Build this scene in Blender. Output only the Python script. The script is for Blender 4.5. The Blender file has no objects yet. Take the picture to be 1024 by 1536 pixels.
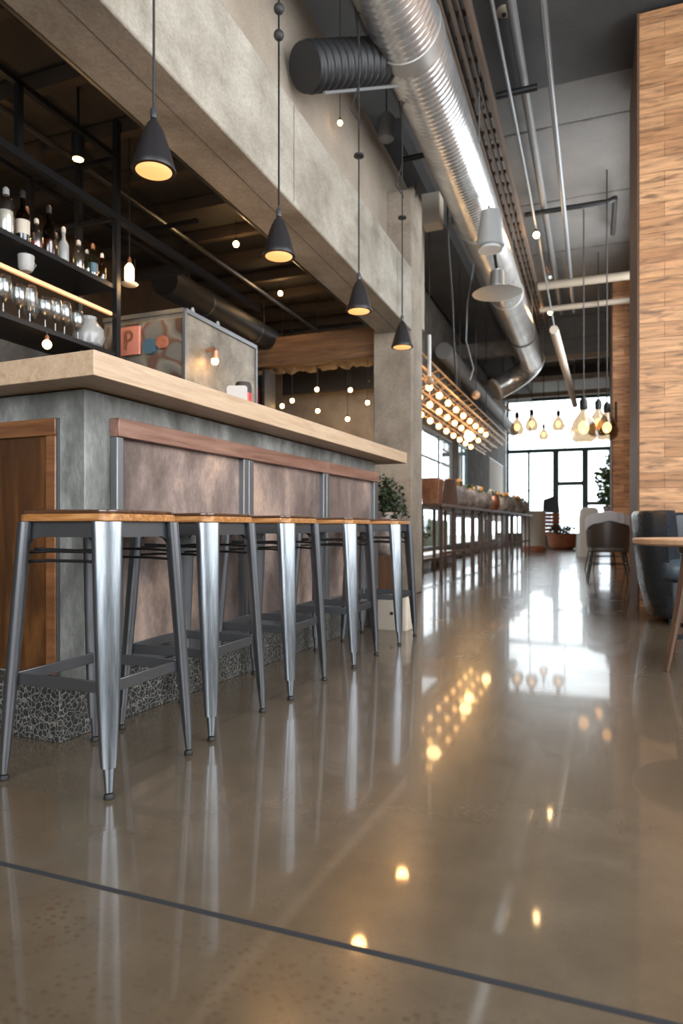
import bpy, bmesh, math, random
from mathutils import Vector, Matrix
random.seed(7)
PI = math.pi
C = bpy.context.scene.collection
SC = bpy.context.scene

# ------------------------------------------------------------------ camera
cam_d = bpy.data.cameras.new('camera')
cam = bpy.data.objects.new('camera', cam_d); C.objects.link(cam); SC.camera = cam
cam.location = (0, 0, 0.73)
cam.rotation_euler = (PI / 2, 0, math.radians(20.8966))
cam_d.sensor_fit = 'HORIZONTAL'; cam_d.sensor_width = 36
cam_d.lens = 36 * 998 / 1024
cam_d.shift_y = 22 / 1024
cam_d.clip_start = 0.02; cam_d.clip_end = 200
cam_d.dof.use_dof = True; cam_d.dof.focus_distance = 2.3; cam_d.dof.aperture_fstop = 4.4

# ------------------------------------------------------------------ world, lights, exposure
SC.view_settings.view_transform = 'Standard'
SC.view_settings.look = 'None'
SC.view_settings.exposure = 0.0
SC.view_settings.gamma = 1.0
SC.view_settings.use_curve_mapping = False
W = bpy.data.worlds.new('overcast'); SC.world = W; W.use_nodes = True
wn = W.node_tree; wn.nodes.clear()
wo = wn.nodes.new('ShaderNodeOutputWorld'); wb = wn.nodes.new('ShaderNodeBackground')
tc = wn.nodes.new('ShaderNodeTexCoord'); sp = wn.nodes.new('ShaderNodeSeparateXYZ'); cr = wn.nodes.new('ShaderNodeValToRGB')
cr.color_ramp.elements[0].position = 0.0; cr.color_ramp.elements[0].color = (0.86, 0.93, 1, 1)
cr.color_ramp.elements[1].position = 0.7; cr.color_ramp.elements[1].color = (1, 1, 1, 1)
wn.links.new(tc.outputs['Generated'], sp.inputs[0]); wn.links.new(sp.outputs['Z'], cr.inputs[0])
wn.links.new(cr.outputs[0], wb.inputs[0]); wb.inputs[1].default_value = 4.4
wn.links.new(wb.outputs[0], wo.inputs[0])

def area_light(name, loc, rot, sx, sy, power, col=(1, 1, 1)):
    l = bpy.data.lights.new(name, 'AREA'); l.shape = 'RECTANGLE'; l.size = sx; l.size_y = sy
    l.energy = power; l.color = col
    o = bpy.data.objects.new(name, l); C.objects.link(o); o.location = loc; o.rotation_euler = rot
    return o
# daylight through the street glazing behind the camera, an unseen side opening and an added clerestory
area_light('daylight_street_glazing', (0.4, -3.9, 2.9), (math.radians(90), 0, 0), 5.6, 3.6, 285, (0.95, 0.98, 1))
area_light('side_daylight_fill', (3.15, 2.3, 2.9), (math.radians(90), 0, math.radians(90)), 6.2, 3.4, 250, (0.95, 0.98, 1))  # fill at an unseen side opening, made larger to brighten the duct

area_light('clerestory_fill', (.60, 10.3, 3.9), (math.radians(90), 0, math.radians(90)), 3.8, 2.2, 115, (0.95, 0.98, 1))  # unseen fill at the added clerestory, gives the duct its highlight

def point_light(name, loc, power, col=(1, 0.62, 0.28), r=0.05):
    l = bpy.data.lights.new(name, 'POINT'); l.energy = power; l.color = col; l.shadow_soft_size = r
    o = bpy.data.objects.new(name, l); C.objects.link(o); o.location = loc
    return o

# ------------------------------------------------------------------ materials
MATS = {}
def _new(name):
    m = bpy.data.materials.new(name); m.use_nodes = True
    b = m.node_tree.nodes['Principled BSDF']; MATS[name] = m
    return m, m.node_tree, b
def _coords(nt, stretch=(1, 1, 1), rot=(0, 0, 0)):
    t = nt.nodes.new('ShaderNodeTexCoord'); mp = nt.nodes.new('ShaderNodeMapping')
    mp.inputs['Scale'].default_value = stretch; mp.inputs['Rotation'].default_value = rot
    nt.links.new(t.outputs['Object'], mp.inputs[0]); return mp.outputs[0]
def _noise(nt, co, scale, detail=6, rough=.6, dist=0):
    n = nt.nodes.new('ShaderNodeTexNoise'); n.inputs['Scale'].default_value = scale
    n.inputs['Detail'].default_value = detail; n.inputs['Roughness'].default_value = rough
    n.inputs['Distortion'].default_value = dist
    nt.links.new(co, n.inputs['Vector']); return n.outputs['Fac']
def _ramp(nt, fac, stops):
    r = nt.nodes.new('ShaderNodeValToRGB'); e = r.color_ramp.elements
    while len(e) < len(stops): e.new(0.5)
    for k, (p, c) in enumerate(stops):
        e[k].position = p; e[k].color = (*c, 1) if len(c) == 3 else c
    nt.links.new(fac, r.inputs[0]); return r.outputs[0]
def _bump(nt, fac, b, strength, dist=.01):
    bp = nt.nodes.new('ShaderNodeBump'); bp.inputs['Strength'].default_value = strength
    bp.inputs['Distance'].default_value = dist
    nt.links.new(fac, bp.inputs['Height']); nt.links.new(bp.outputs[0], b.inputs['Normal']); return bp
def _mix(nt, fac, a, c, mode='MIX'):
    m = nt.nodes.new('ShaderNodeMix'); m.data_type = 'RGBA'; m.blend_type = mode
    if isinstance(fac, (int, float)): m.inputs[0].default_value = fac
    else: nt.links.new(fac, m.inputs[0])
    for i, v in ((6, a), (7, c)):
        if isinstance(v, tuple): m.inputs[i].default_value = (*v, 1)
        else: nt.links.new(v, m.inputs[i])
    return m.outputs[2]
def plain(name, col, rough=.5, metal=0, emit=None, es=0, spec=.5, coat=0):
    m, nt, b = _new(name)
    b.inputs['Base Color'].default_value = (*col, 1); b.inputs['Roughness'].default_value = rough
    b.inputs['Metallic'].default_value = metal; b.inputs['Specular IOR Level'].default_value = spec
    b.inputs['Coat Weight'].default_value = coat
    if emit: b.inputs['Emission Color'].default_value = (*emit, 1); b.inputs['Emission Strength'].default_value = es
    co = _coords(nt); f = _noise(nt, co, 35, 3)
    r = nt.nodes.new('ShaderNodeMapRange'); r.inputs[3].default_value = max(0, rough - .02); r.inputs[4].default_value = min(1, rough + .02)
    nt.links.new(f, r.inputs[0]); nt.links.new(r.outputs[0], b.inputs['Roughness'])
    return m
def mottled(name, cols, scale=3, rough=.7, metal=0, bump=.2, stretch=(1, 1, 1), detail=8, lo=.35, hi=.68, fine=60, coat=0, dist=.3, fmix=.22):
    m, nt, b = _new(name)
    co = _coords(nt, stretch); f = _noise(nt, co, scale, detail, .62, dist)
    n = len(cols); stops = [(lo + (hi - lo) * k / (n - 1), c) for k, c in enumerate(cols)]
    col = _ramp(nt, f, stops)
    f2 = _noise(nt, co, fine, 4)
    col2 = _mix(nt, fmix, col, _ramp(nt, f2, [(.35, (.25, .25, .25)), (.65, (.8, .8, .8))]), 'OVERLAY')
    nt.links.new(col2, b.inputs['Base Color'])
    b.inputs['Roughness'].default_value = rough; b.inputs['Metallic'].default_value = metal
    b.inputs['Coat Weight'].default_value = coat; b.inputs['Coat Roughness'].default_value = .12
    if bump:
        ad = nt.nodes.new('ShaderNodeMath'); ad.operation = 'ADD'
        nt.links.new(f, ad.inputs[0]); nt.links.new(f2, ad.inputs[1]); _bump(nt, ad.outputs[0], b, bump)
    return m
def wood(name, c1, c2, c3, axis='X', rough=.45, scale=2.0, coat=0, k=14):
    st = {'X': (1, k, k), 'Y': (k, 1, k), 'Z': (k, k, 1)}[axis]
    return mottled(name, [c1, c2, c3], scale, rough, 0, .12, st, 8, .3, .7, 9, coat, .6, .1)

def make_floor():
    m, nt, b = _new('polished_concrete')
    co = _coords(nt)
    big = _noise(nt, co, .8, 5, .6, .4); mid = _noise(nt, co, 7, 8, .65); fine = _noise(nt, co, 160, 3, .6)
    base = _ramp(nt, big, [(.3, (.074, .056, .035)), (.52, (.094, .072, .048)), (.72, (.115, .091, .064))])
    base = _mix(nt, .45, base, _ramp(nt, mid, [(.3, (.35, .35, .35)), (.7, (.65, .65, .65))]), 'OVERLAY')
    base = _mix(nt, .14, base, _ramp(nt, fine, [(.3, (.3, .3, .3)), (.7, (.7, .7, .7))]), 'OVERLAY')
    # exposed dark aggregate on the near slab, in patches
    v = nt.nodes.new('ShaderNodeTexVoronoi'); v.inputs['Scale'].default_value = 50
    t = nt.nodes.new('ShaderNodeMapping'); t.inputs['Scale'].default_value = (1, 1.35, 1); nt.links.new(co, t.inputs[0])
    nt.links.new(t.outputs[0], v.inputs['Vector'])
    pits = _ramp(nt, v.outputs['Distance'], [(.22, (1, 1, 1)), (.38, (0, 0, 0))])
    patch = _ramp(nt, _noise(nt, co, 3.0, 4, .6), [(.40, (0, 0, 0)), (.55, (1, 1, 1))])
    s = nt.nodes.new('ShaderNodeSeparateXYZ'); nt.links.new(co, s.inputs[0])
    near = nt.nodes.new('ShaderNodeMapRange'); near.inputs[1].default_value = 1.08; near.inputs[2].default_value = 1.00
    near.inputs[3].default_value = 0; near.inputs[4].default_value = .8; nt.links.new(s.outputs['Y'], near.inputs[0])
    msk = _mix(nt, 1.0, pits, patch, 'MULTIPLY')
    mm = nt.nodes.new('ShaderNodeMath'); mm.operation = 'MULTIPLY'
    nt.links.new(msk, mm.inputs[0]); nt.links.new(near.outputs[0], mm.inputs[1])
    base = _mix(nt, mm.outputs[0], base, (.07, .045, .028))
    nt.links.new(base, b.inputs['Base Color'])
    rr = _ramp(nt, _noise(nt, co, 2.2, 6, .65), [(.3, (.20, .20, .20)), (.7, (.29, .29, .29))])
    nt.links.new(rr, b.inputs['Roughness'])
    b.inputs['Specular IOR Level'].default_value = .42
    b.inputs['Coat Weight'].default_value = .42; b.inputs['Coat Roughness'].default_value = .045
    _bump(nt, _noise(nt, co, 5, 4, .5), b, .018, .01)
    return m
M = MATS
make_floor()
plain('joist', (.05, .034, .022), .7)
plain('joint', (.028, .03, .034), .9, spec=.15)
mottled('concrete_light', [(.19, .163, .125), (.31, .277, .224), (.41, .372, .31)], 2.6, .8, 0, .18, (1, .8, 1.2), lo=.3, hi=.7)
mottled('concrete_plaster', [(.27, .215, .165), (.33, .27, .21), (.36, .30, .24)], 1.8, .85, 0, .1, lo=.3, hi=.7)
mottled('concrete_column', [(.17, .135, .10), (.26, .21, .16), (.33, .275, .215)], 2.8, .8, 0, .18, lo=.3, hi=.7)
mottled('concrete_bar', [(.052, .052, .045), (.15, .152, .14), (.34, .345, .33)], 5, .5, 0, .2, (1, 1, .45), lo=.3, hi=.7)
mottled('concrete_grey_dark', [(.07, .065, .06), (.13, .12, .11), (.18, .17, .16)], 3, .85, 0, .2)
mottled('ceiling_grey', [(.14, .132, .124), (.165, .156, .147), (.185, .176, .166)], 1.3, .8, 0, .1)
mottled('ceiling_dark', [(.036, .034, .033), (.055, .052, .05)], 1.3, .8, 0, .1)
mottled('brown_wall', [(.05, .028, .014), (.085, .048, .022)], 1.5, .8, 0, .1)
wood('oak_light', (.39, .26, .16), (.47, .33, .215), (.52, .385, .26), 'Y', .42, 2.2)
wood('oak_table', (.42, .24, .13), (.52, .32, .19), (.60, .40, .25), 'X', .4)
wood('walnut', (.018, .007, .003), (.07, .027, .008), (.17, .07, .02), 'Z', .35, 1.6, .2, 5)
wood('walnut_frame', (.10, .038, .014), (.17, .07, .026), (.24, .10, .04), 'X', .32, 2, .2)
wood('rail_brown', (.11, .05, .035), (.20, .10, .07), (.27, .15, .11), 'Y', .38, 2, .1)
wood('leg_wood', (.05, .028, .018), (.10, .055, .035), (.13, .075, .045), 'Z', .45)
wood('seat_rim', (.20, .075, .022), (.38, .165, .05), (.60, .33, .13), 'X', .28, 5, .6)
wood('seat_top', (.035, .014, .008), (.07, .03, .015), (.12, .05, .02), 'X', .22, 3, .8)
wood('timber_beam', (.10, .045, .02), (.16, .08, .035), (.24, .12, .055), 'X', .7)
wood('dark_timber', (.06, .028, .014), (.10, .048, .024), (.13, .065, .032), 'Z', .7)
wood('tray_wood', (.07, .045, .032), (.11, .075, .052), (.15, .10, .072), 'Y', .7)
mottled('patina_panel', [(.085, .064, .056), (.18, .137, .12), (.29, .225, .20), (.54, .39, .31)], 2.8, .36, .35, .1, (1, 1, .6), lo=.32, hi=.67)
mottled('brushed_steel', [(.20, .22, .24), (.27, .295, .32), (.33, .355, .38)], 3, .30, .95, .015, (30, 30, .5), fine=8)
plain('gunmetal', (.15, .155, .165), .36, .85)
plain('stile_metal', (.17, .175, .18), .4, .7)
plain('black_metal', (.018, .018, .019), .42, .4)
plain('black_matte', (.02, .018, .018), .55)
plain('shade_black', (.014, .012, .013), .45, .1)
plain('duct_black', (.018, .018, .019), .5, .1)
mottled('galvanised', [(.58, .58, .57), (.70, .70, .69), (.80, .80, .79)], 5, .27, .8, .02, fine=25)
plain('galv_matte', (.50, .49, .47), .42, .8)
plain('conduit', (.24, .245, .25), .45, .6)
plain('pipe_grey', (.20, .195, .19), .55, .2)
plain('beam_beige', (.30, .245, .185), .7)
plain('white_paint', (.75, .74, .72), .4)
plain('cream', (.62, .54, .44), .7)
plain('teal_frame', (.012, .065, .052), .4)
plain('grey_frame', (.09, .10, .105), .45)
plain('rubber', (.01, .01, .01), .6)
plain('leather', (.018, .022, .027), .27, 0, spec=.6)
plain('lit_leather_slate', (.05, .07, .09), .33)  # bluish light painted into black leather; also the slate panel's own colour
plain('chair_shell', (.075, .055, .045), .4)
plain('grey_cloth', (.62, .63, .66), .9)
plain('light_cloth', (.78, .75, .70), .9)
mottled('terracotta', [(.32, .10, .05), (.45, .16, .08)], 5, .8, 0, .1)
mottled('brass', [(.36, .20, .09), (.52, .32, .15), (.66, .45, .24)], 6, .35, .8, .05)
mottled('copper', [(.42, .17, .10), (.62, .30, .18), (.75, .42, .27)], 6, .3, .8, .05)
mottled('pot_grey', [(.10, .085, .08), (.24, .20, .18), (.50, .43, .37)], 6, .45, 0, .1, (1, 1, 1))
mottled('leaf', [(.02, .045, .012), (.06, .12, .03), (.14, .22, .07)], 14, .5, 0, 0, fine=20)
mottled('leaf_dark', [(.010, .018, .008), (.025, .045, .016), (.05, .07, .03)], 14, .5, 0, 0, fine=20)
plain('petal', (.8, .72, .62), .7)
plain('petal_orange', (.85, .40, .12), .6)
mottled('hedge', [(.16, .20, .11), (.30, .35, .23), (.45, .48, .38)], 6, .8, 0, .3)
mottled('paving', [(.35, .35, .34), (.45, .45, .44)], 2, .8, 0, .1)
plain('sign_white', (.40, .39, .37), .4)
plain('pink_sign', (.50, .19, .14), .5)
plain('red', (.42, .03, .03), .35)
plain('blue', (.07, .13, .17), .4)
plain('bulb_glow', (1, .7, .35), .3, emit=(1, .58, .22), es=26)
plain('bulb_trellis', (1, .7, .35), .3, emit=(1, .55, .20), es=7)
plain('bulb_soft', (1, .7, .35), .3, emit=(1, .60, .24), es=9)
plain('star_glow', (1, .7, .35), .3, emit=(1, .62, .28), es=60)
plain('diffuser', (.8, .5, .25), .5, emit=(1, .47, .15), es=1.15)
plain('led_strip', (1, .6, .3), .4, emit=(1, .45, .18), es=.5)
plain('neon', (1, .35, .1), .4, emit=(1, .22, .06), es=1.2)

def glassmat(name, tint, refl=.06, rough=.04, col=(1, 1, 1), ior=1.5):
    m, nt, b = _new(name); nt.nodes.remove(b)
    tr = nt.nodes.new('ShaderNodeBsdfTransparent'); tr.inputs[0].default_value = (*tint, 1)
    gl = nt.nodes.new('ShaderNodeBsdfGlossy'); gl.inputs['Color'].default_value = (*col, 1); gl.inputs['Roughness'].default_value = rough
    mx = nt.nodes.new('ShaderNodeMixShader')
    fr = nt.nodes.new('ShaderNodeFresnel'); fr.inputs[0].default_value = ior
    ad = nt.nodes.new('ShaderNodeMath'); ad.operation = 'ADD'; ad.use_clamp = True; ad.inputs[1].default_value = refl
    ge = nt.nodes.new('ShaderNodeNewGeometry'); inv = nt.nodes.new('ShaderNodeMath'); inv.operation = 'SUBTRACT'; inv.inputs[0].default_value = 1
    nt.links.new(ge.outputs['Backfacing'], inv.inputs[1])        # the inner faces of thin glass only let light out
    mu = nt.nodes.new('ShaderNodeMath'); mu.operation = 'MULTIPLY'
    nt.links.new(fr.outputs[0], ad.inputs[0]); nt.links.new(ad.outputs[0], mu.inputs[0]); nt.links.new(inv.outputs[0], mu.inputs[1]); nt.links.new(mu.outputs[0], mx.inputs[0])
    nt.links.new(tr.outputs[0], mx.inputs[1]); nt.links.new(gl.outputs[0], mx.inputs[2])
    nt.links.new(mx.outputs[0], nt.nodes['Material Output'].inputs[0]); return m
glassmat('pane', (.98, 1, 1), 0, .02, ior=1.3)
glassmat('glass', (.86, .88, .87), .17, .24)
glassmat('glass_smoke', (.30, .26, .22), .05, .08)
glassmat('glass_clear', (.46, .38, .29), .05, .08)
glassmat('glass_green', (.62, .78, .73), .10, .08)
glassmat('glass_amber', (.75, .38, .12), .08, .08)
plain('glass_frost', (.34, .34, .33), .25)

def make_crackle():
    m, nt, b = _new('crackle_tile')
    co = _coords(nt); wn_ = nt.nodes.new('ShaderNodeTexNoise'); wn_.inputs['Scale'].default_value = 30; nt.links.new(co, wn_.inputs['Vector']); co = _mix(nt, .03, co, wn_.outputs['Color'], 'ADD'); v = nt.nodes.new('ShaderNodeTexVoronoi'); v.feature = 'DISTANCE_TO_EDGE'; v.inputs['Scale'].default_value = 52
    nt.links.new(co, v.inputs['Vector'])
    c = _ramp(nt, v.outputs['Distance'], [(.0, (.20, .195, .17)), (.035, (.13, .125, .115)), (.085, (.022, .022, .021))])
    nt.links.new(c, b.inputs['Base Color']); b.inputs['Roughness'].default_value = .5; _bump(nt, v.outputs['Distance'], b, .3)
make_crackle()
def make_planks():
    m, nt, b = _new('plank_wall')
    t = nt.nodes.new('ShaderNodeTexCoord'); s = nt.nodes.new('ShaderNodeSeparateXYZ'); cb = nt.nodes.new('ShaderNodeCombineXYZ')
    nt.links.new(t.outputs['Object'], s.inputs[0])
    ad = nt.nodes.new('ShaderNodeMath'); ad.operation = 'ADD'; nt.links.new(s.outputs['X'], ad.inputs[0]); nt.links.new(s.outputs['Y'], ad.inputs[1])
    nt.links.new(ad.outputs[0], cb.inputs[0]); nt.links.new(s.outputs['Z'], cb.inputs[1])
    br = nt.nodes.new('ShaderNodeTexBrick'); br.inputs['Scale'].default_value = 1; br.inputs['Brick Width'].default_value = 1.55
    br.inputs['Row Height'].default_value = .135; br.inputs['Mortar Size'].default_value = .0022; br.offset = .37; br.inputs['Bias'].default_value = 0
    br.inputs['Color1'].default_value = (.33, .155, .065, 1); br.inputs['Color2'].default_value = (.52, .28, .135, 1); br.inputs['Mortar'].default_value = (.12, .055, .025, 1)
    nt.links.new(cb.outputs[0], br.inputs['Vector'])
    mp = nt.nodes.new('ShaderNodeMapping'); mp.inputs['Scale'].default_value = (1.2, 14, 1); nt.links.new(cb.outputs[0], mp.inputs[0])
    g = _noise(nt, mp.outputs[0], 2.2, 8, .62, .8)
    col = _mix(nt, .85, br.outputs['Color'], _ramp(nt, g, [(.3, (.14, .12, .11)), (.48, (.48, .48, .48)), (.7, (.80, .78, .76))]), 'OVERLAY')
    mp2 = nt.nodes.new('ShaderNodeMapping'); mp2.inputs['Scale'].default_value = (1.5, 6, 1); nt.links.new(cb.outputs[0], mp2.inputs[0])
    kn = _noise(nt, mp2.outputs[0], 2.4, 3, .5)
    kf = _ramp(nt, kn, [(.58, (0, 0, 0)), (.70, (.85, .85, .85))])
    col = _mix(nt, kf, col, (.14, .075, .04))
    nt.links.new(col, b.inputs['Base Color']); b.inputs['Roughness'].default_value = .6
    _bump(nt, br.outputs['Fac'], b, -.4, .006)
make_planks()
def make_mural():
    m, nt, b = _new('mural')
    co = _coords(nt); v = _noise(nt, co, 4.6, 1, .4, .2)
    col = _ramp(nt, v, [(.36, (.06, .03, .02)), (.42, (.13, .12, .10)), (.50, (.20, .18, .14)), (.56, (.13, .06, .035)), (.62, (.15, .14, .12))])
    for r in nt.nodes:
        if r.type == 'VALTORGB': r.color_ramp.interpolation = 'EASE'
    nt.links.new(col, b.inputs['Base Color']); b.inputs['Roughness'].default_value = .6
make_mural()
mottled('kiosk_metal', [(.10, .082, .06), (.20, .17, .13), (.33, .29, .23)], 3.5, .5, .3, .1, lo=.3, hi=.7)

# ------------------------------------------------------------------ mesh builder
class MB:
    def __init__(s): s.bm = bmesh.new()
    def box(s, x0, x1, y0, y1, z0, z1):
        v = [s.bm.verts.new(p) for p in ((x0,y0,z0),(x1,y0,z0),(x1,y1,z0),(x0,y1,z0),(x0,y0,z1),(x1,y0,z1),(x1,y1,z1),(x0,y1,z1))]
        for f in ((0,3,2,1),(4,5,6,7),(0,1,5,4),(1,2,6,5),(2,3,7,6),(3,0,4,7)): s.bm.faces.new([v[i] for i in f])
        return s
    def beam(s, a, b, w, h, up=(0, 0, 1)):          # rectangular bar from a to b
        a, b = Vector(a), Vector(b); d = (b - a).normalized(); u = Vector(up)
        if abs(d.dot(u)) > .98: u = Vector((1, 0, 0))
        r = d.cross(u).normalized(); u = r.cross(d)
        vs = []
        for p in (a, b):
            for i, j in ((-1,-1),(1,-1),(1,1),(-1,1)): vs.append(s.bm.verts.new(p + r*i*w/2 + u*j*h/2))
        for f in ((3,2,1,0),(4,5,6,7),(0,1,5,4),(1,2,6,5),(2,3,7,6),(3,0,4,7)): s.bm.faces.new([vs[i] for i in f])
        return s
    def loft(s, rings, cap=True, closed=True):
        R = [[s.bm.verts.new(p) for p in r] for r in rings]; n = len(R[0])
        for a, b in zip(R, R[1:]):
            for i in range(n if closed else n - 1):
                j = (i + 1) % n; s.bm.faces.new((a[i], a[j], b[j], b[i]))
        if cap and closed: s.bm.faces.new(R[0][::-1]); s.bm.faces.new(R[-1])
        return s
    def tube(s, pts, r, seg=10, cap=True):
        pts = [Vector(p) for p in pts]; n = len(pts)
        rs = r if isinstance(r, (list, tuple)) else [r] * n
        d0 = (pts[1] - pts[0]).normalized(); u = Vector((0, 0, 1)) if abs(d0.z) < .9 else Vector((1, 0, 0))
        rings = []
        for i, p in enumerate(pts):
            d = (pts[min(i + 1, n - 1)] - pts[max(i - 1, 0)]).normalized()
            a = d.cross(u).normalized(); u = a.cross(d).normalized()
            rings.append([p + (a * math.cos(t) + u * math.sin(t)) * rs[i] for t in [2 * PI * k / seg for k in range(seg)]])
        return s.loft(rings, cap)
    def lathe(s, prof, c=(0, 0, 0), seg=24, cap=True, sx=1, sy=1):
        rings = [[(c[0] + r * math.cos(2 * PI * k / seg) * sx, c[1] + r * math.sin(2 * PI * k / seg) * sy, c[2] + z) for k in range(seg)] for r, z in prof]
        return s.loft(rings, cap)
    def sphere(s, c, r, seg=16, rings=10, sz=1):
        prof = [(max(.0005, r * math.sin(PI * k / rings)), -r * sz * math.cos(PI * k / rings)) for k in range(rings + 1)]
        return s.lathe(prof, c, seg)
    def prism(s, pts, z0, z1):
        return s.loft([[(x, y, z0) for x, y in pts], [(x, y, z1) for x, y in pts]])
    def quad(s, a, b, c, d):
        s.bm.faces.new([s.bm.verts.new(p) for p in (a, b, c, d)]); return s
    def build(s, name, mat, parent=None, bevel=0, smooth=40, world=None, loc=None, rotz=0):
        """world = (loc, rotz) of the parent when the shape was drawn in room coordinates"""
        if world is not None:
            T = (Matrix.Translation(world[0]) @ Matrix.Rotation(world[1], 4, 'Z')).inverted(); s.bm.transform(T)
        bmesh.ops.recalc_face_normals(s.bm, faces=s.bm.faces)
        me = bpy.data.meshes.new(name); s.bm.to_mesh(me); s.bm.free()
        me.materials.append(MATS[mat] if isinstance(mat, str) else mat)
        for p in me.polygons: p.use_smooth = True
        me.set_sharp_from_angle(angle=math.radians(smooth))
        o = bpy.data.objects.new(name, me); C.objects.link(o)
        if parent: o.parent = parent
        if loc: o.location = loc
        o.rotation_euler.z = rotz
        if bevel:
            b = o.modifiers.new('bevel', 'BEVEL'); b.width = bevel; b.segments = 2; b.limit_method = 'ANGLE'
            b.harden_normals = False
        return o
def tag(o, label=None, cat=None, group=None, kind=None):
    for k, v in (('label', label), ('category', cat), ('group', group), ('kind', kind)):
        if v: o[k] = v
    return o
def thing(name, label, cat, loc=(0, 0, 0), rotz=0, group=None):
    o = bpy.data.objects.new(name, None); C.objects.link(o); o.location = loc; o.rotation_euler.z = rotz
    o.empty_display_size = .1
    return tag(o, label, cat, group)
def struct(name, mb, mat, label=None, cat=None, parent=None, bevel=0):
    o = mb.build(name, mat, parent, bevel)
    if not parent: tag(o, label, cat, None, 'structure')
    return o
def dup(o, loc=None, rotz=None, label=None, group=None):
    c = o.copy(); C.objects.link(c)
    def rec(src, dst):
        for ch in src.children:
            d = ch.copy(); C.objects.link(d); d.parent = dst; rec(ch, d)
    rec(o, c)
    if loc is not None: c.location = loc
    if rotz is not None: c.rotation_euler.z = rotz
    if label: c['label'] = label
    if group: c['group'] = group
    return c
def rrect(hx, hy, r, n=5):
    pts = []
    for cx, cy, a0 in ((hx - r, hy - r, 0), (-hx + r, hy - r, 90), (-hx + r, -hy + r, 180), (hx - r, -hy + r, 270)):
        for k in range(n + 1):
            a = math.radians(a0 + 90 * k / n); pts.append((cx + r * math.cos(a), cy + r * math.sin(a)))
    return pts
def leaves(mb, c, rad, n, size, rnd, surf=.35):
    for _ in range(n):
        d = Vector((rnd.gauss(0, 1), rnd.gauss(0, 1), rnd.gauss(0, 1))).normalized() * (rnd.random() ** surf)
        p = Vector(c) + Vector((d.x * rad[0], d.y * rad[1], d.z * rad[2]))
        t = Vector((rnd.uniform(-1, 1), rnd.uniform(-1, 1), rnd.uniform(-.6, .8))).normalized()
        q = t.cross(Vector((rnd.uniform(-1, 1), rnd.uniform(-1, 1), rnd.uniform(-1, 1)))).normalized()
        L = size * rnd.uniform(.6, 1.3); w = L * .32
        nn = t.cross(q) * L * .12
        mb.quad(p - t * L / 2, p + q * w + nn, p + t * L / 2, p - q * w + nn)

# ------------------------------------------------------------------ the room
CZ = 5.5                                     # main ceiling
struct('floor', MB().box(-6, 3.4, -4.2, 26, -.2, 0), 'polished_concrete')
j = MB().box(-5, 3.2, 1.078, 1.09, -.004, .0012); struct('trim_1', j, 'joint', 'dark saw-cut joint line crossing the polished concrete floor', 'floor joint')
# ceilings
struct('ceiling', MB().box(-6, 3.4, -4.2, 26, CZ, CZ + .2), 'ceiling_grey')
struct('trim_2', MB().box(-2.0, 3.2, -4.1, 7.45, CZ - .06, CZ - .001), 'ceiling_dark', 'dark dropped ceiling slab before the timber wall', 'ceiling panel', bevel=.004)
for k in range(8):
    y = 8.3 + k * 1.9
    struct('trim_3' if k == 0 else 'trim_3.%03d' % k, MB().box(-3.0, .6, y, y + .03, CZ - .008, CZ - .001), 'concrete_grey_dark', 'thin dark joint across the grey ceiling', 'ceiling joint')
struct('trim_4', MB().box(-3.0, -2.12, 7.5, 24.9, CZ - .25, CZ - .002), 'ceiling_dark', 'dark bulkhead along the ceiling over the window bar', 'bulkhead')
# left aisle wall with its windows
def wall_with_holes(name, x0, x1, ya, yb, z1, holes, mat):
    mb = MB(); y = ya
    for (h0, h1, s, t) in holes:
        if h0 > y: mb.box(x0, x1, y, h0, 0, z1)
        if s > 0: mb.box(x0, x1, h0, h1, 0, s); mb.box(x0, x1, h0, h1, t, z1)
        else:                       # low ribbon of glass with wall above it
            mb.box(x0, x1, h0, h1, 0, .28)
            if t == 0: mb.box(x0, x1, h0, h1, 1.0, z1)
            else: mb.box(x0, x1, h0, h1, 1.0, 1.12); mb.box(x0, x1, h0, h1, t, z1)
        y = h1
    mb.box(x0, x1, y, yb, 0, z1); return struct(name, mb, mat)
XL = -3.07
wall_with_holes('wall_left', XL - .25, XL, 9.1, 25.0, CZ, [(10.0, 15.2, .28, 2.69), (15.2, 15.9, 0, 0), (15.9, 17.1, 0, 2.75), (17.1, 20.6, 0, 0), (20.9, 24.3, .28, 2.9)], 'concrete_grey_dark')
def window_side(n, y0, y1, z0, z1, vs, hs, mat, label, fw=.05):
    w = thing('window_%d' % n, label, 'window', (XL - .12, (y0 + y1) / 2, z0)); w['kind'] = 'structure'
    L = (w.location.copy(), 0)
    f = MB()
    f.box(XL-.07, XL-.005, y0, y0+fw, z0, z1); f.box(XL-.07, XL-.005, y1-fw, y1, z0, z1)
    f.box(XL-.07, XL-.005, y0+fw, y1-fw, z0, z0+fw); f.box(XL-.07, XL-.005, y0+fw, y1-fw, z1-fw, z1)
    for v in vs: f.box(XL-.06, XL-.015, v-.014, v+.014, z0+fw, z1-fw)
    for h in hs: f.box(XL-.06, XL-.015, y0+fw, y1-fw, h-.02, h+.02)
    f.build('window_frame', mat, w, .004, world=L)
    MB().box(XL-.043, XL-.037, y0+fw, y1-fw, z0+fw, z1-fw).build('window_pane', 'pane', w, world=L)
    return w
window_side(1, 10.0, 15.2, .28, 2.69, (13.9,), (2.1,), 'grey_frame', 'side window nearest the concrete column, bright sky above a hedge')
window_side(2, 15.9, 17.1, 1.12, 2.75, (16.5,), (), 'teal_frame', 'narrow middle side window behind the glowing globe')
window_side(6, 15.2, 20.6, .28, 1.0, (16.5, 17.9, 19.3), (), 'grey_frame', 'low ribbon window under the bar table, hedge outside')
w3 = window_side(3, 20.9, 24.3, .28, 2.9, (22.6,), (1.4,), 'teal_frame', 'far side window covered with a pale grey blind')
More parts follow.
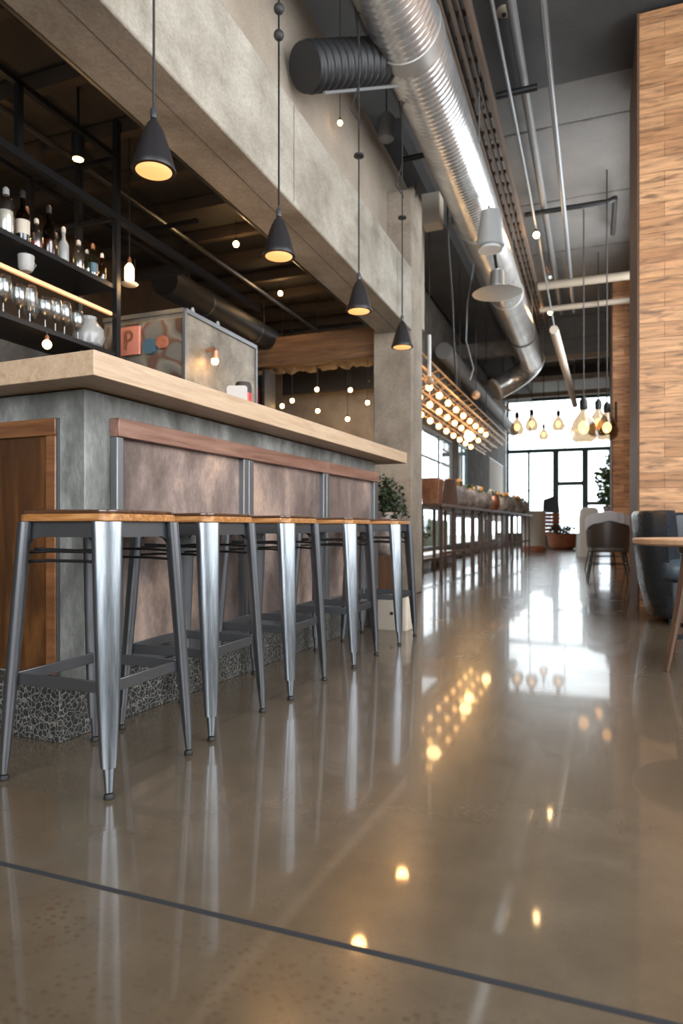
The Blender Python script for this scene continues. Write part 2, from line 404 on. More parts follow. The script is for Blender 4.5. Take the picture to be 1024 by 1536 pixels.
MB().box(XL-.02, XL-.012, 21.0, 24.2, .9, 2.85).build('roller_blind', 'light_cloth', w3, world=(w3.location.copy(), 0))
# white ledge below the first side window
lg = MB().box(XL, XL + .42, 9.3, 13.6, .16, .25); lg.box(XL, XL + .06, 9.3, 13.6, .0, .16)
for y in (9.4, 11.4, 13.5): lg.box(XL+.06, XL+.38, y-.03, y+.03, 0, .16)
tag(lg.build('window_bench', 'white_paint', None, .006), 'low pale grey ledge running below the side window', 'bench')
# far wall: glass gable
yb = 25.0; xa, xb = XL, .66
f = MB()
f.box(xa, xa+.25, yb, yb+.2, 0, CZ); 
wb_ = struct('wall_far', MB().box(XL, 3.2, yb, yb+.25, 0, .42).box(.66, 3.2, yb, yb+.25, .42, CZ).box(XL, .66, yb, yb+.25, 5.36, CZ), 'concrete_grey_dark')
f.bm.free()
wf = thing('window_4', 'tall far window of many panes with dark green bars, blown out bright', 'window', (-1.2, yb + .1, .42)); wf['kind'] = 'structure'
L = (wf.location.copy(), 0); f = MB()
y0, y1 = yb + .04, yb + .16
f.box(xa, xa+.09, y0, y1, .42, 5.36); f.box(xb-.06, xb, y0, y1, .42, 5.36); f.box(xa, xb, y0+.002, y1-.002, .42, .50); f.box(xa, xb, y0+.002, y1-.002, 5.28, 5.36)
def wx(px): return (px - 893) * 25.2 / 1068.5 + .02
f.box(xa, xb, y0-.02, y1-.004, 3.41, 3.54)
f.box(wx(794), wx(796)+.03, y0+.004, y1-.01, .5, 3.42)
for px in (835.5, 877.5): f.box(wx(px)-.10, wx(px)+.10, y0-.04, y1-.01, .5, 3.42)
f.box(wx(835), wx(878), y0-.01, y1-.012, 2.20, 2.34)
f.box(wx(878), xb, y0-.01, y1-.012, 1.49, 1.62)
f.box(wx(763), wx(835), y0+.02, y1-.03, 2.02, 2.05)
f.box(wx(848), wx(848)+.03, y0+.02, y1-.03, 3.52, 5.28); f.box(wx(797), wx(797)+.03, y0+.02, y1-.03, 3.52, 5.28)
f.build('window_frame', 'teal_frame', wf, .004, world=L)
MB().box(xa+.09, xb-.06, yb+.095, yb+.105, .5, 5.28).build('window_pane', 'pane', wf, world=L)
# right side walls and plank clad piers
struct('wall_right', MB().box(.68, .95, 8.0, 8.3, 0, CZ).box(.68, .95, 12.4, 25.0, 0, CZ).box(.68, .95, 8.3, 12.4, 0, 2.7).box(.68, .95, 8.3, 12.4, 5.1, CZ), 'plank_wall')
w5 = thing('window_5', 'added unseen clerestory behind the timber wall, brightening the duct', 'window', (.8, 10.35, 2.7)); w5['kind'] = 'structure'  # window put in out of view to light the duct from the right
L5 = (w5.location.copy(), 0); f = MB().box(.76, .84, 8.3, 12.4, 2.7, 2.76).box(.76, .84, 8.3, 12.4, 5.04, 5.1).box(.76, .84, 8.3, 8.36, 2.76, 5.04).box(.76, .84, 12.34, 12.4, 2.76, 5.04)
for y in (9.7, 11.0): f.box(.77, .83, y-.02, y+.02, 2.76, 5.04)
f.build('window_frame', 'teal_frame', w5, world=L5); MB().box(.797, .803, 8.36, 12.34, 2.76, 5.04).build('window_pane', 'pane', w5, world=L5)
pw = struct('wall_timber', MB().box(.372, 3.2, 6.60, 8.0, 0, 5.38), 'plank_wall', 'tall plank clad wall of warm reclaimed timber at the right', 'timber wall')
struct('trim_5', MB().box(.352, .371, 6.60, 8.02, 0, 5.39), 'dark_timber', 'dark side board on the edge of the timber wall', 'wall edge')
struct('wall_pier', MB().box(.29, .679, 12.9, 14.6, 0, 5.12), 'plank_wall', 'narrow plank pier farther down the aisle', 'timber pier')
struct('trim_6', MB().box(.272, .289, 12.9, 14.62, 0, 5.13), 'dark_timber', 'dark side board on the edge of the farther pier', 'wall edge')
# side wall right of the camera with an unseen opening enlarged to light the duct, street front behind the camera
mb = MB(); mb.box(3.2, 3.4, -4.2, -.9, 0, CZ); mb.box(3.2, 3.4, 5.5, 6.6, 0, CZ); mb.box(3.2, 3.4, -.9, 5.5, 0, 1.05); mb.box(3.2, 3.4, -.9, 5.5, 4.65, CZ)
struct('wall_side', mb, 'concrete_grey_dark')
mb = MB(); mb.box(-6, -2.5, -4.2, -4.0, 0, CZ); mb.box(-2.5, 3.2, -4.2, -4.0, 4.75, CZ); mb.box(-2.5, 3.2, -4.2, -4.0, 0, 1.05)
struct('wall_behind', mb, 'concrete_grey_dark')
# wall behind the bar and cross wall with the string bulbs
struct('wall_bar', MB().box(-4.9, -4.6, -4.0, 9.0, 0, CZ), 'brown_wall')
struct('wall_cross', MB().box(-4.6, -2.27, 8.6, 9.1, 0, CZ), 'concrete_column')
struct('wall_upper', MB().box(-2.3, -2.1, -4.0, 8.55, 3.30, 4.78), 'concrete_plaster')
# bar ceiling
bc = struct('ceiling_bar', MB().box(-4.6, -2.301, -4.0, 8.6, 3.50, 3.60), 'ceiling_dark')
for k in range(11):
    y = 2.6 + k * .55
    struct('trim_7' if k == 0 else 'trim_7.%03d' % k, MB().beam((-4.58, y, 3.44), (-2.25, y, 3.44), .06, .10), 'joist', 'dark joist under the low bar ceiling', 'ceiling joist')
# concrete beam and column
be = MB().box(-2.195, -1.82, -4.0, 6.86, 2.81, 3.47)
struct('concrete_beam', be, 'concrete_light', 'long board-marked concrete beam running above the bar', 'beam', bevel=.012)
struct('concrete_column', MB().box(-2.25, -1.822, 6.86, 7.32, 0, 4.32), 'concrete_column', 'square concrete column standing at the end of the beam', 'column', bevel=.012)
for k, y in enumerate((1.35, 3.9, 6.3)):
    struct('trim_8' if k == 0 else 'trim_8.%03d' % k, MB().box(-1.8205, -1.8185, y, y+.008, 2.83, 3.45), 'concrete_grey_dark', 'formwork seam down the face of the concrete beam', 'seam')
struct('trim_9', MB().box(-1.98, -1.974, -3, 6.8, 2.8085, 2.811), 'concrete_grey_dark', 'formwork seam along the underside of the beam', 'seam')
tag(MB().box(-2.10, -1.86, 8.38, 8.62, 4.62, 5.02).build('wall_block', 'cream', None, .01), 'small pale block on the wall end above the column', 'block')

# ------------------------------------------------------------------ the bar
BR = -math.radians(2.5); BO = (-1.70, 1.889, 0)
bar = thing('bar_counter', 'concrete bar counter with patinated metal panels and crackle tiled plinth', 'bar counter', BO, BR)
# local: +y along the bar, +x towards the aisle; face at x = 0
U = 2.93; DP = .72
MB().box(-DP, 0, 0, U, .16, 1.222).build('body', 'concrete_bar', bar, .004)
MB().box(-DP - .02, .022, -.135, U + .02, 0, .185).build('plinth', 'crackle_tile', bar, .003)['label'] = 'dark plinth tiled with a pale crackle pattern'
px_ = [(.161, 1.012), (1.107, 1.946), (2.036, 2.844)]
MB().box(-.001, .042, .126, 1.99, 1.066, 1.136).build('top_rail', 'rail_brown', bar, .003)
MB().box(-.001, .042, 1.994, 2.925, 1.066, 1.136).build('top_rail', 'rail_brown', bar, .003)
MB().box(-.001, .030, .126, 2.925, .19, .27).build('bottom_rail', 'stile_metal', bar, .003)
for a, b in ((.126, .161), (1.012, 1.055), (1.060, 1.107), (1.946, 1.989), (1.995, 2.036), (2.844, 2.925)):
    MB().box(-.001, .034, a, b, .27, 1.066).build('stile', 'stile_metal', bar, .004)
for a, b in px_:
    MB().box(-.001, .006, a, b, .27, 1.066).build('panel', 'patina_panel', bar)
# side panel (end of the bar), walnut
MB().box(-DP + .1, -.173, -.004, .001, .19, 1.062).build('side_panel', 'walnut', bar)
MB().box(-DP + .06, -.125, -.016, .001, 1.062, 1.125).build('side_rail', 'walnut_frame', bar, .004)
MB().box(-.173, -.125, -.015, .001, .19, 1.062).build('side_stile', 'walnut_frame', bar, .004)
MB().box(-DP + .06, -DP + .11, -.015, .001, .19, 1.062).build('side_stile', 'walnut_frame', bar, .004)
MB().box(-.124, -.117, -.010, .001, .19, 1.125).build('edge_strip', 'stile_metal', bar)
ct = MB().box(-DP - .02, .17, -.134, U + .28, 1.228, 1.312).build('countertop', 'oak_light', None, .003, loc=BO, rotz=BR)
tag(ct, 'thick pale oak slab lying on top of the bar counter', 'countertop')

# ------------------------------------------------------------------ bar stools
def make_stool():
    t = thing('bar_stool', 'x', 'bar stool')
    ft, tp = .187, .146
    def at(z): return ft + (tp - ft) * z / .745
    # legs: flattened channels set across the diagonal
    for sx in (-1, 1):
        for sy in (-1, 1):
            dg = Vector((sx, sy, 0)).normalized(); tg = Vector((-sy, sx, 0)).normalized()
            def ring(z, w, th):
                c = Vector((sx * at(z), sy * at(z), z)); out = []
                for k in range(20):
                    a = 2 * PI * k / 20; ca_, sa_ = math.cos(a), math.sin(a)
                    e = .75
                    out.append(c + tg * (w/2) * math.copysign(abs(ca_) ** e, ca_) + dg * (th/2) * math.copysign(abs(sa_) ** e, sa_) * (1 if sa_ > 0 else .75))
                return out
            m = MB(); m.loft([ring(z, w, th) for z, w, th in ((.744, .084, .046), (.70, .082, .046), (.45, .072, .044), (.25, .060, .040), (.12, .047, .034), (.082, .042, .031))])
            m.loft([ring(z, w, w) for z, w in ((.0815, .031), (.075, .030), (.018, .021))])
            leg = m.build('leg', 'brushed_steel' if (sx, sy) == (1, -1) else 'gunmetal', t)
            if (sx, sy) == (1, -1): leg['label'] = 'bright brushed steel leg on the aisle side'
            f = MB(); f.lathe([(.012, 0), (.014, .002), (.014, .008), (.0105, .014)], (sx * at(.0), sy * at(.0), 0), 14); f.build('foot_cap', 'rubber', leg)
    def rail(z, h, th, inset, name, mat):
        for a, b in (((-1,-1),(1,-1)), ((1,-1),(1,1)), ((1,1),(-1,1)), ((-1,1),(-1,-1))):
            r = at(z) - inset; p, q = Vector((a[0]*r, a[1]*r, z)), Vector((b[0]*r, b[1]*r, z))
            d = (q - p).normalized() * .012
            MB().beam(p + d, q - d, th, h).build(name, mat, t, .002)
    # apron with a curved lower edge
    for k in range(4):
        m = MB(); r = .151; pts = []
        n = 14
        for i in range(n + 1):
            u = -1 + 2 * i / n; low = .700 - .028 * max(0, (abs(u) - .72) / .28) ** 2
            pts.append((u * .135, low))
        a = k * PI / 2; rot = Matrix.Rotation(a, 4, 'Z')
        ring = lambda y: [rot @ Vector((x, y, z)) for x, z in pts] + [rot @ Vector((x, y, .7455)) for x, _ in reversed(pts)]
        m.loft([ring(-r), ring(-r + .004)]); m.build('apron', 'gunmetal', t)
    rail(.290, .034, .006, .004, 'foot_rail', 'gunmetal')
    for z, off in ((.655, .0), (.628, .0)):
        for sy in (-1, 1):
            r = at(z) - .01
            MB().tube([(-r, sy * r, z), (-r*.5, sy * r * .96, z + .004), (r*.5, sy * r * .96, z + .004), (r, sy * r, z)], .0045, 8).build('brace_rod', 'black_metal', t)
    MB().tube([(-.13, -.13, .665), (0, -.10, .660), (.13, -.13, .665)], .0045, 8).build('brace_rod', 'black_metal', t)
    P = rrect(.168, .168, .042, 7); sc = lambda k, z: [(x * k, y * k, z) for x, y in P]
    MB().loft([sc(.99, .7455), sc(1, .748), sc(1, .763), sc(.985, .766)]).build('seat', 'seat_rim', t, smooth=30)['label'] = 'square wooden seat with a worn golden edge'
    MB().loft([sc(.965, .7655), sc(.975, .769), sc(.97, .776), sc(.93, .7785), sc(.6, .7755), sc(.1, .775)]).build('seat_board', 'seat_top', t, smooth=50)['label'] = 'dark varnished seat board'
    return t
st0 = make_stool()
stools = [(-1.407, 1.633, 'nearest steel bar stool at the bar corner, its bright leg in front'),
          (-1.412, 2.150, 'second nearest steel bar stool, tucked just behind the nearest one'),
          (-1.390, 2.735, 'middle steel bar stool of the five along the bar'),
          (-1.352, 3.420, 'fourth steel bar stool from the camera along the bar'),
          (-1.318, 4.150, 'farthest steel bar stool, beside the white box at the bar end')]
for i, (x, y, lab) in enumerate(stools):
    o = st0 if i == 0 else dup(st0)
    o.location = (x, y, 0); o['label'] = lab; o['group'] = 'steel stools along the bar'

# ------------------------------------------------------------------ pendants over the bar
def make_pendant(kind):
    t = thing('pendant_lamp', 'x', 'pendant lamp')
    prof = [(.092, 0), (.094, .004), (.086, .03), (.066, .10), (.045, .165), (.028, .20), (.016, .215), (.012, .222)]
    MB().lathe(prof + [(.004, .218), (.024, .19), (.06, .10), (.088, .008)], seg=36, cap=True).build('lamp_shade', 'shade_black', t, smooth=60)
    MB().lathe([(.001, -.010), (.045, -.008), (.075, -.001), (.086, .010), (.080, .014), (.001, .02)], seg=32).build('diffuser', 'diffuser', t, smooth=60)['label'] = 'glowing amber disc'
    s = MB().lathe([(.011, .222), (.015, .225), (.015, .262), (.011, .268), (.006, .275), (.004, .30)], seg=16).build('socket', 'gunmetal', t)
    return t
pd = make_pendant(0)
pend = [(-1.765, 2.373, 'largest black cone pendant, hanging at the left near the shelves'),
        (-1.665, 3.373, 'second black cone pendant, its cord carrying two balls'),
        (-1.562, 4.435, 'third black cone pendant, wavy hook and disc on its cord'),
        (-1.531, 5.453, 'smallest black cone pendant, hanging in front of the column')]
for i, (x, y, lab) in enumerate(pend):
    o = pd if i == 0 else dup(pd)
    z = 2.25; o.location = (x, y, z); o['label'] = lab; o['group'] = 'black cone pendants over the bar'
    top = CZ - .06 - z
    if i < 2:
        pts = [(0, 0, .29), (0, 0, 1.5), (0, 0, top)]
    else:
        a = 1.30 if i == 2 else 1.25
        pts = [(0, 0, .29), (0, 0, a), (.01, 0, a + .03), (-.06, 0, a + .14), (.0, 0, a + .30), (.0, 0, a + .55), (-.12, .05, top)]
    MB().tube(pts, .0055, 8).build('cord', 'black_matte', o)
    if i == 1:
        for zz in (1.246, 1.395): MB().sphere((0, 0, zz), .030, 16, 10).build('cord_ball', 'black_matte', o)
    if i >= 2: MB().lathe([(.006, -.012), (.036, -.006), (.036, .006), (.006, .012)], (0, 0, 1.10), 18).build('cord_disc', 'black_matte', o)
    l = bpy.data.lights.new('pendant_light', 'SPOT'); l.energy = 16; l.color = (1, .5, .17); l.spot_size = 2.95; l.spot_blend = .6; l.shadow_soft_size = .05
    lo = bpy.data.objects.new('pendant_light', l); C.objects.link(lo); lo.location = (x, y, z - .03)

def hang_bulb(name, loc, top, size, label, group, glow='bulb_glow', shape='round', cat='light bulb', rcord=.003, cap='black_matte'):
    t = thing(name, label, cat, loc, 0, group)
    if shape == 'round': MB().sphere((0, 0, 0), size, 16, 10, 1.05).build('bulb', glow, t)
    elif shape == 'tube':
        MB().lathe([(size*.35, -size*2.0), (size*.9, -size*1.9), (size, -size*1.6), (size, size*1.0), (size*.7, size*1.6), (size*.4, size*2.0)], seg=18).build('bulb', glow, t)
    MB().lathe([(size*.5, size*.85), (size*.5, size*1.7), (size*.2, size*2.1)] if shape == 'round' else [(size*.45, size*1.9), (size*.45, size*2.9), (size*.2, size*3.6)], seg=12).build('socket', cap, t)
    if top > loc[2]: MB().tube([(0, 0, size * 2), (0, 0, top - loc[2])], rcord, 6).build('cord', 'black_matte', t)
    return t
hang_bulb('pendant_bulb', (-2.01, 5.23, 4.13), CZ-.06, .022, 'tiny lit bulb hanging before the pale upper wall below the black hose', None, 'bulb_soft')

# ------------------------------------------------------------------ spiral duct
DX, DZ, DRr = -1.34, 4.5, .262
dt = thing('spiral_duct', 'long shiny galvanised spiral duct hanging under the ceiling', 'air duct', (DX, 3.0, DZ))
Ld = (dt.location.copy(), 0)
def ductsec(name, ya, yb2, mat, pitch=None, amp=.0045, dy=.0115, r=DRr):
    seg = 64 if pitch else 72; n = max(2, int((yb2 - ya) / (dy if pitch else .5))); rings = []
    for i in range(n + 1):
        y = ya + (yb2 - ya) * i / n; ring = []
        for k in range(seg):
            a = 2 * PI * k / seg; rr = r
            if pitch:
                ph = (y / pitch + a / (2 * PI)) % 1; rr += amp * math.exp(-((ph - .5) / .16) ** 2)
            ring.append((DX + rr * math.cos(a), y, DZ + rr * math.sin(a)))
        rings.append(ring)
    return MB().loft(rings).build(name, mat, dt, world=Ld, smooth=70)
ductsec('spiral_section', 3.0, 8.3, 'galvanised', .062)
ductsec('plain_section', 8.3, 15.6, 'galvanised', r=.258)
def collar(y, w=.05, r=.275, mat='galv_matte', name='joint_collar'):
    MB().loft([[(DX + rr * math.cos(2*PI*k/48), yy, DZ + rr * math.sin(2*PI*k/48)) for k in range(48)] for rr, yy in ((.25, y-w/2), (r, y-w/2+.006), (r, y+w/2-.006), (.25, y+w/2))]).build(name, mat, dt, world=Ld)
collar(8.3); collar(11.0, .02, .268); collar(13.4, .04, .272, 'black_metal', 'joint_band'); collar(4.95, .16, .272); collar(15.6, .05, .27)
el = []
for k in range(15):
    a = k / 14 * PI * .62
    el.append((DX - .52 * (1 - math.cos(a)) * 1.0, 15.6 + .62 * math.sin(a), DZ - .30 * (1 - math.cos(a))))
p0 = Vector(el[-1]); p1 = Vector(el[-2]); dd = (p0 - p1).normalized(); el.append(tuple(p0 + dd * .18))
MB().tube(el, [.258] * (len(el) - 1) + [.262], 40).build('elbow', 'galvanised', dt, world=Ld)
e = Vector(el[-1])
MB().tube([e - dd * .02, e + dd * .05], [.27, .275], 40).build('mouth_ring', 'cream', dt, world=Ld)
MB().loft([[e + Vector((-.06 + .2*t, .0 - .25*t*0, -.24 - .16 * t)) + Vector((w*.5, w*.86, 0)) * .12 for w in (-1, -.3, .3, 1)] for t in (0, .5, 1, 1.6, 2.0)], cap=False, closed=False).build('mouth_flap', 'cream', dt, world=Ld)
for y in (4.2, 6.6, 9.4, 12.4, 15.0):
    MB().tube([(DX-.27, y, DZ), (DX-.27, y, CZ-.0)], .006, 6).tube([(DX+.27, y, DZ), (DX+.27, y, CZ-.0)], .006, 6).build('hanger', 'conduit', dt, world=Ld)
# black flexible hose
fx = thing('flexible_hose', 'black ribbed flexible duct hose branching off the spiral duct', 'duct hose', (-1.6, 4.95, 4.35)); Lf = (fx.location.copy(), 0)
pts, rs = [], []
a, b = Vector((-1.57, 5.02, 4.40)), Vector((-1.93, 4.32, 3.99))
N = 96
for k in range(N + 1):
    t = k / N; pts.append(a.lerp(b, t)); rs.append(.158 + .010 * math.sin(t * 2 * PI * 12))
MB().tube(pts, rs, 36).build('ribbed_hose', 'duct_black', fx, world=Lf, smooth=70)
MB().tube([a + Vector((.1, .08, -.165)), b + Vector((.12, .07, -.165))], .012, 8).build('support_strap', 'conduit', fx, world=Lf)

# cable tray of timber, conduits, pipes
tr = MB().box(-1.00, -.96, 2.5, 15.5, 4.98, 5.10).box(-1.22, -1.18, 2.5, 15.5, 4.98, 5.10).box(-1.13, -1.10, 2.5, 15.5, 5.0, 5.06).box(-1.06, -1.04, 2.5, 15.5, 5.0, 5.05)
for k in range(44): tr.box(-1.18, -1.00, 2.6 + k*.3, 2.66 + k*.3, 5.07, 5.09)
tray = thing('cable_tray', 'long brown timber cable tray beside the shiny duct', 'cable tray', (-1.09, 9, 5.0)); Lt = (tray.location.copy(), 0)
tr.build('tray_frame', 'tray_wood', tray, world=Lt)
for y in (4, 7, 10, 13): MB().tube([(-1.09, y, 5.08), (-1.09, y, CZ)], .008, 6).build('hanger', 'black_metal', tray, world=Lt)
MB().tube([(-.80, 3.0, 5.08), (-.80, 9, 5.05), (-.82, 14.5, 5.0)], .018, 10).build('ceiling_conduit', 'conduit').name = 'ceiling_conduit'
tag(bpy.data.objects['ceiling_conduit'], 'thin bright conduit running to the two star-like lights', 'conduit')
tag(MB().tube([(-.69, 2.8, 5.30), (-.69, 15, 5.30)], .045, 14).build('ceiling_pipe', 'pipe_grey'), 'dull grey pipe high between the thin conduit and the silver rod', 'pipe')
tag(MB().tube([(-.40, 2.8, 5.0), (-.40, 14, 5.0)], .030, 14).build('ceiling_pipe', 'conduit'), 'silver pipe nearest the timber wall running down the ceiling', 'pipe')
tag(MB().tube([(-.96, 7.0, 5.18), (-.55, 7.0, 5.18)], .035, 12).build('pipe_bracket', 'black_metal'), 'short black bracket bar crossing behind the conduits', 'bracket')
tag(MB().tube([(-.95, 9.85, 5.2), (.15, 9.85, 5.2), (.22, 9.85, 5.22), (.25, 9.95, 5.28), (.25, 11.2, 5.30), (.25, 11.3, 5.45)], .035, 12).build('sprinkler_pipe', 'black_metal'), 'black pipe with an elbow crossing the grey ceiling', 'pipe')
tag(MB().tube([(-1.95, 6.9, 4.66), (-1.62, 6.95, 4.70)], .03, 10).build('sprinkler_pipe', 'black_metal'), 'black bar crossing from the upper wall to the duct', 'pipe')
tag(MB().tube([(-1.6, 3.1, 5.2), (-2.0, 3.05, 5.2)], .05, 10).build('duct_bracket', 'black_metal'), 'black bar at the top edge by the concrete beam', 'bracket')
# round ceiling fitting
rf = thing('ceiling_fitting', 'small round pale fitting on the dark ceiling slab', 'ceiling fitting', (-.78, 6.2, CZ-.062))
MB().lathe([(.075, 0), (.075, -.015), (.05, -.03), (.001, -.03)], seg=24).build('base', 'beam_beige', rf)
MB().lathe([(.02, -.03), (.02, -.05), (.001, -.055)], seg=12).build('knob', 'black_metal', rf)
# small boxes / speakers in the dark gap between wall and duct
for i, (x, y, z, lab) in enumerate(((-1.90, 6.2, 4.62, 'grey junction unit on a rod behind the black hose'), (-1.62, 8.3, 4.62, 'grey round speaker beside the duct near the column'))):
    t = thing('ceiling_speaker', lab, 'speaker', (x, y, z))
    MB().lathe([(.05, -.14), (.075, -.12), (.08, .08), (.05, .12)], seg=20).build('housing', 'pipe_grey', t)
    MB().tube([(0, 0, .1), (0, 0, CZ - z)], .008, 6).build('rod', 'black_metal', t)
# star lights on the conduit
for x, y, z, lab in ((-.79, 9.88, 4.90, 'brighter star-like spot on the conduit, nearer one'), (-.82, 13.48, 4.88, 'farther star-like spot on the conduit')):
    hang_bulb('spot_bulb', (x, y, z), z + .12, .042, lab, None, 'star_glow')
    point_light('spot_glow', (x, y, z - .08), 5)
t = thing('glass_fitting', 'small unlit glass fitting under the conduit between the spots', 'light fitting', (-.74, 11.6, 4.9))
MB().sphere((0, 0, 0), .07, 12, 8).build('globe', 'glass', t); MB().tube([(0, 0, .06), (-.04, 0, .17)], .02, 8).build('stem', 'copper', t)
MB().tube([(0, 0, .06), (0, 0, .4)], .006, 8).build('rod', 'black_metal', t)
# linear fixture
t = thing('linear_light', 'long unlit beige tube fixture sloping toward the far window', 'light fixture', (-.5, 9.9, 3.56)); Lq = (t.location.copy(), 0)
MB().tube([(-.555, 9.95, 3.54), (-.5, 13, 3.55), (-.45, 16.4, 3.56)], .062, 14).build('tube_body', 'cream', t, world=Lq)
MB().tube([(-.555, 9.95, 3.60), (-.72, 10.0, 4.6), (-.78, 10.1, 5.05)], .012, 6).tube([(-.46, 16.2, 3.6), (-.46, 16.2, 5.4)], .008, 6).build('hanger', 'conduit', t, world=Lq)
t.location.z = 3.56

# industrial lamps under the duct
t = thing('glass_lamp', 'translucent conical lamp hanging in front of the duct', 'pendant lamp', (-1.08, 7.40, 3.80)); 
MB().lathe([(.150, 0), (.152, .01), (.10, .38), (.03, .42), (.026, .415), (.094, .37), (.144, .005)], seg=32).build('lamp_shade', 'glass_frost', t)
MB().lathe([(.13, -.04), (.09, .015), (.05, .06), (.03, .11), (.001, .12), (.001, .11), (.04, .05), (.08, .005)], seg=28).build('inner_bell', 'white_paint', t)
MB().tube([(0, 0, .1), (0, 0, .40), (-.02, 0, .452)], .012, 8).build('stem', 'black_metal', t)
t = thing('disc_lamp', 'wide pale enamel disc lamp hanging below the duct', 'pendant lamp', (-1.19, 8.75, 3.74))
MB().lathe([(.30, 0), (.315, .004), (.29, .02), (.17, .06), (.10, .11), (.085, .28), (.05, .31), (.001, .31)], seg=40).build('lamp_shade', 'galv_matte', t, smooth=50)
MB().lathe([(.001, -.012), (.2, -.008), (.295, 0), (.2, .01), (.001, .02)], seg=40).build('diffuser', 'sign_white', t)
MB().tube([(0, 0, .3), (-.03, 0, .51)], .02, 8).build('stem', 'black_metal', t)
tag(MB().tube([(-1.615, 7.7, 4.5), (-1.64, 7.85, 4.1), (-1.68, 8.3, 3.6), (-1.72, 8.6, 3.1), (-1.72, 8.8, 2.6)] , .012, 8).build('power_cable', 'black_matte'), 'dark cable looping down in front of the duct end', 'cable')
tag(MB().tube([(-1.9, 10.8, 3.1), (-1.86, 10.9, 3.3), (-2.0, 11.0, 3.8), (-1.98, 11, 4.4), (-1.8, 11, 5.5)], .012, 8).build('power_cable', 'conduit'), 'thin pale cable hanging behind the duct over the window bar', 'cable')

# transverse beams and pipes at the back
def xbar(name, y, z, x0, x1, h, w, mat, lab, cat='ceiling beam', tube=False):
    m = MB()
    if tube: m.tube([(x0, y, z), (x1, y, z)], h/2, 14)
    else: m.box(x0, x1, y - w/2, y + w/2, z - h/2, z + h/2)
    return tag(m.build(name, mat, None, 0 if tube else .005), lab, cat)
xbar('cross_pipe', 12.1, 4.93, -.94, .66, .14, .14, 'beam_beige', 'pale pipe crossing under the ceiling, the upper of two', 'pipe', True)
xbar('cross_pipe', 12.5, 4.64, -.94, .66, .10, .10, 'beam_beige', 'pale pipe crossing under the ceiling, the lower of two', 'pipe', True)
xbar('cross_beam', 17.0, 4.83, -1.25, .66, .12, .15, 'beam_beige', 'beige ceiling beam behind the duct elbow at the right')
xbar('cross_beam', 19.4, 4.85, XL, .66, .14, .15, 'concrete_light', 'pale ceiling beam passing just behind the duct mouth')
xbar('cross_beam', 22.6, 5.02, XL, .66, .14, .18, 'beam_beige', 'beige ceiling beam nearest the far window')
xbar('cross_beam', 14.6, 4.55, XL, -1.45, .30, .2, 'concrete_grey_dark', 'grey ceiling beam left of the duct end')
xbar('cross_beam', 20.8, 5.30, XL, .66, .36, .25, 'ceiling_dark', 'dark deep beam over the far window')
tag(MB().tube([(-2.72, 12.6, 4.10), (-2.72, 22.5, 4.1)], .16, 20).build('wall_duct', 'pipe_grey'), 'long grey round duct above the window bar', 'air duct')
tag(MB().tube([(-2.72, 22.5, 4.1), (-2.72, 24.2, 4.1)], .165, 20).build('duct_end', 'white_paint'), 'white end piece of the grey round duct', 'duct end')

# ------------------------------------------------------------------ back bar: steel rack, shelves
XR = -3.0
rk = thing('shelf_rack', 'black steel shelf rack behind the bar', 'shelf rack', (-3.15, 3.0, 0)); Lr = (rk.location.copy(), 0)
for x in (XR, XR - .32): 
    MB().beam((x, 3.63, 0), (x, 3.63, 3.45), .038, .038).build('upright', 'black_metal', rk, world=Lr)
    MB().beam((x, 1.2, 0), (x, 1.2, 3.45), .038, .038).build('upright', 'black_metal', rk, world=Lr)
MB().box(XR - .36, XR + .005, 1.2, 3.63, 2.315, 2.345).build('shelf', 'black_metal', rk, world=Lr)
MB().box(XR - .36, XR + .005, 1.2, 3.63, 1.865, 1.895).build('shelf', 'black_metal', rk, world=Lr)
MB().beam((XR, 1.2, 2.80), (XR, 5.64, 2.80), .045, .045).build('top_rail', 'black_metal', rk, world=Lr)
MB().beam((XR, 1.2, 3.20), (XR, 3.63, 3.20), .035, .035).build('top_rail', 'black_metal', rk, world=Lr)
MB().beam((XR-.75, 1.2, 3.20), (XR-.75, 5.6, 3.20), .035, .035).build('top_rail', 'black_metal', rk, world=Lr)
for y in (2.55, 3.63, 4.6): MB().beam((XR, y, 3.20), (XR - .8, y, 3.20), .03, .03).build('cross_rail', 'black_metal', rk, world=Lr)
MB().beam((XR, 2.82, 2.80), (XR, 2.82, 3.20), .035, .035).build('post', 'black_metal', rk, world=Lr)
MB().beam((XR-.75, 3.63, 2.8), (XR-.75, 3.63, 3.2), .035, .035).build('post', 'black_metal', rk, world=Lr)
for y in (3.63, 4.6): MB().beam((XR, y, 2.80), (XR - .8, y, 2.80), .025, .025).build('cross_rail', 'black_metal', rk, world=Lr)
MB().beam((XR - .02, 2.4, 2.15), (XR - .02, 3.60, 2.15), .02, .022).build('light_rail', 'led_strip', rk, world=Lr)['label'] = 'thin warm glowing rail between the shelves'
MB().box(-4.58, -4.52, -2, 8.5, 1.2, 2.3).build('back_panel', 'concrete_grey_dark', rk, world=Lr)
# back-bar cabinet below
cb = thing('back_cabinet', 'dark cabinet run behind the bar counter', 'cabinet', (-3.3, 2.4, 0)); Lc = (cb.location.copy(), 0)
MB().box(-3.62, -3.05, 1.25, 3.60, 0, .92).build('body', 'black_matte', cb, world=Lc)
for k in range(3): MB().box(-3.05, -3.03, 1.28 + k*.77, 2.02 + k*.77, .05, .88).build('door', 'black_matte', cb, world=Lc)

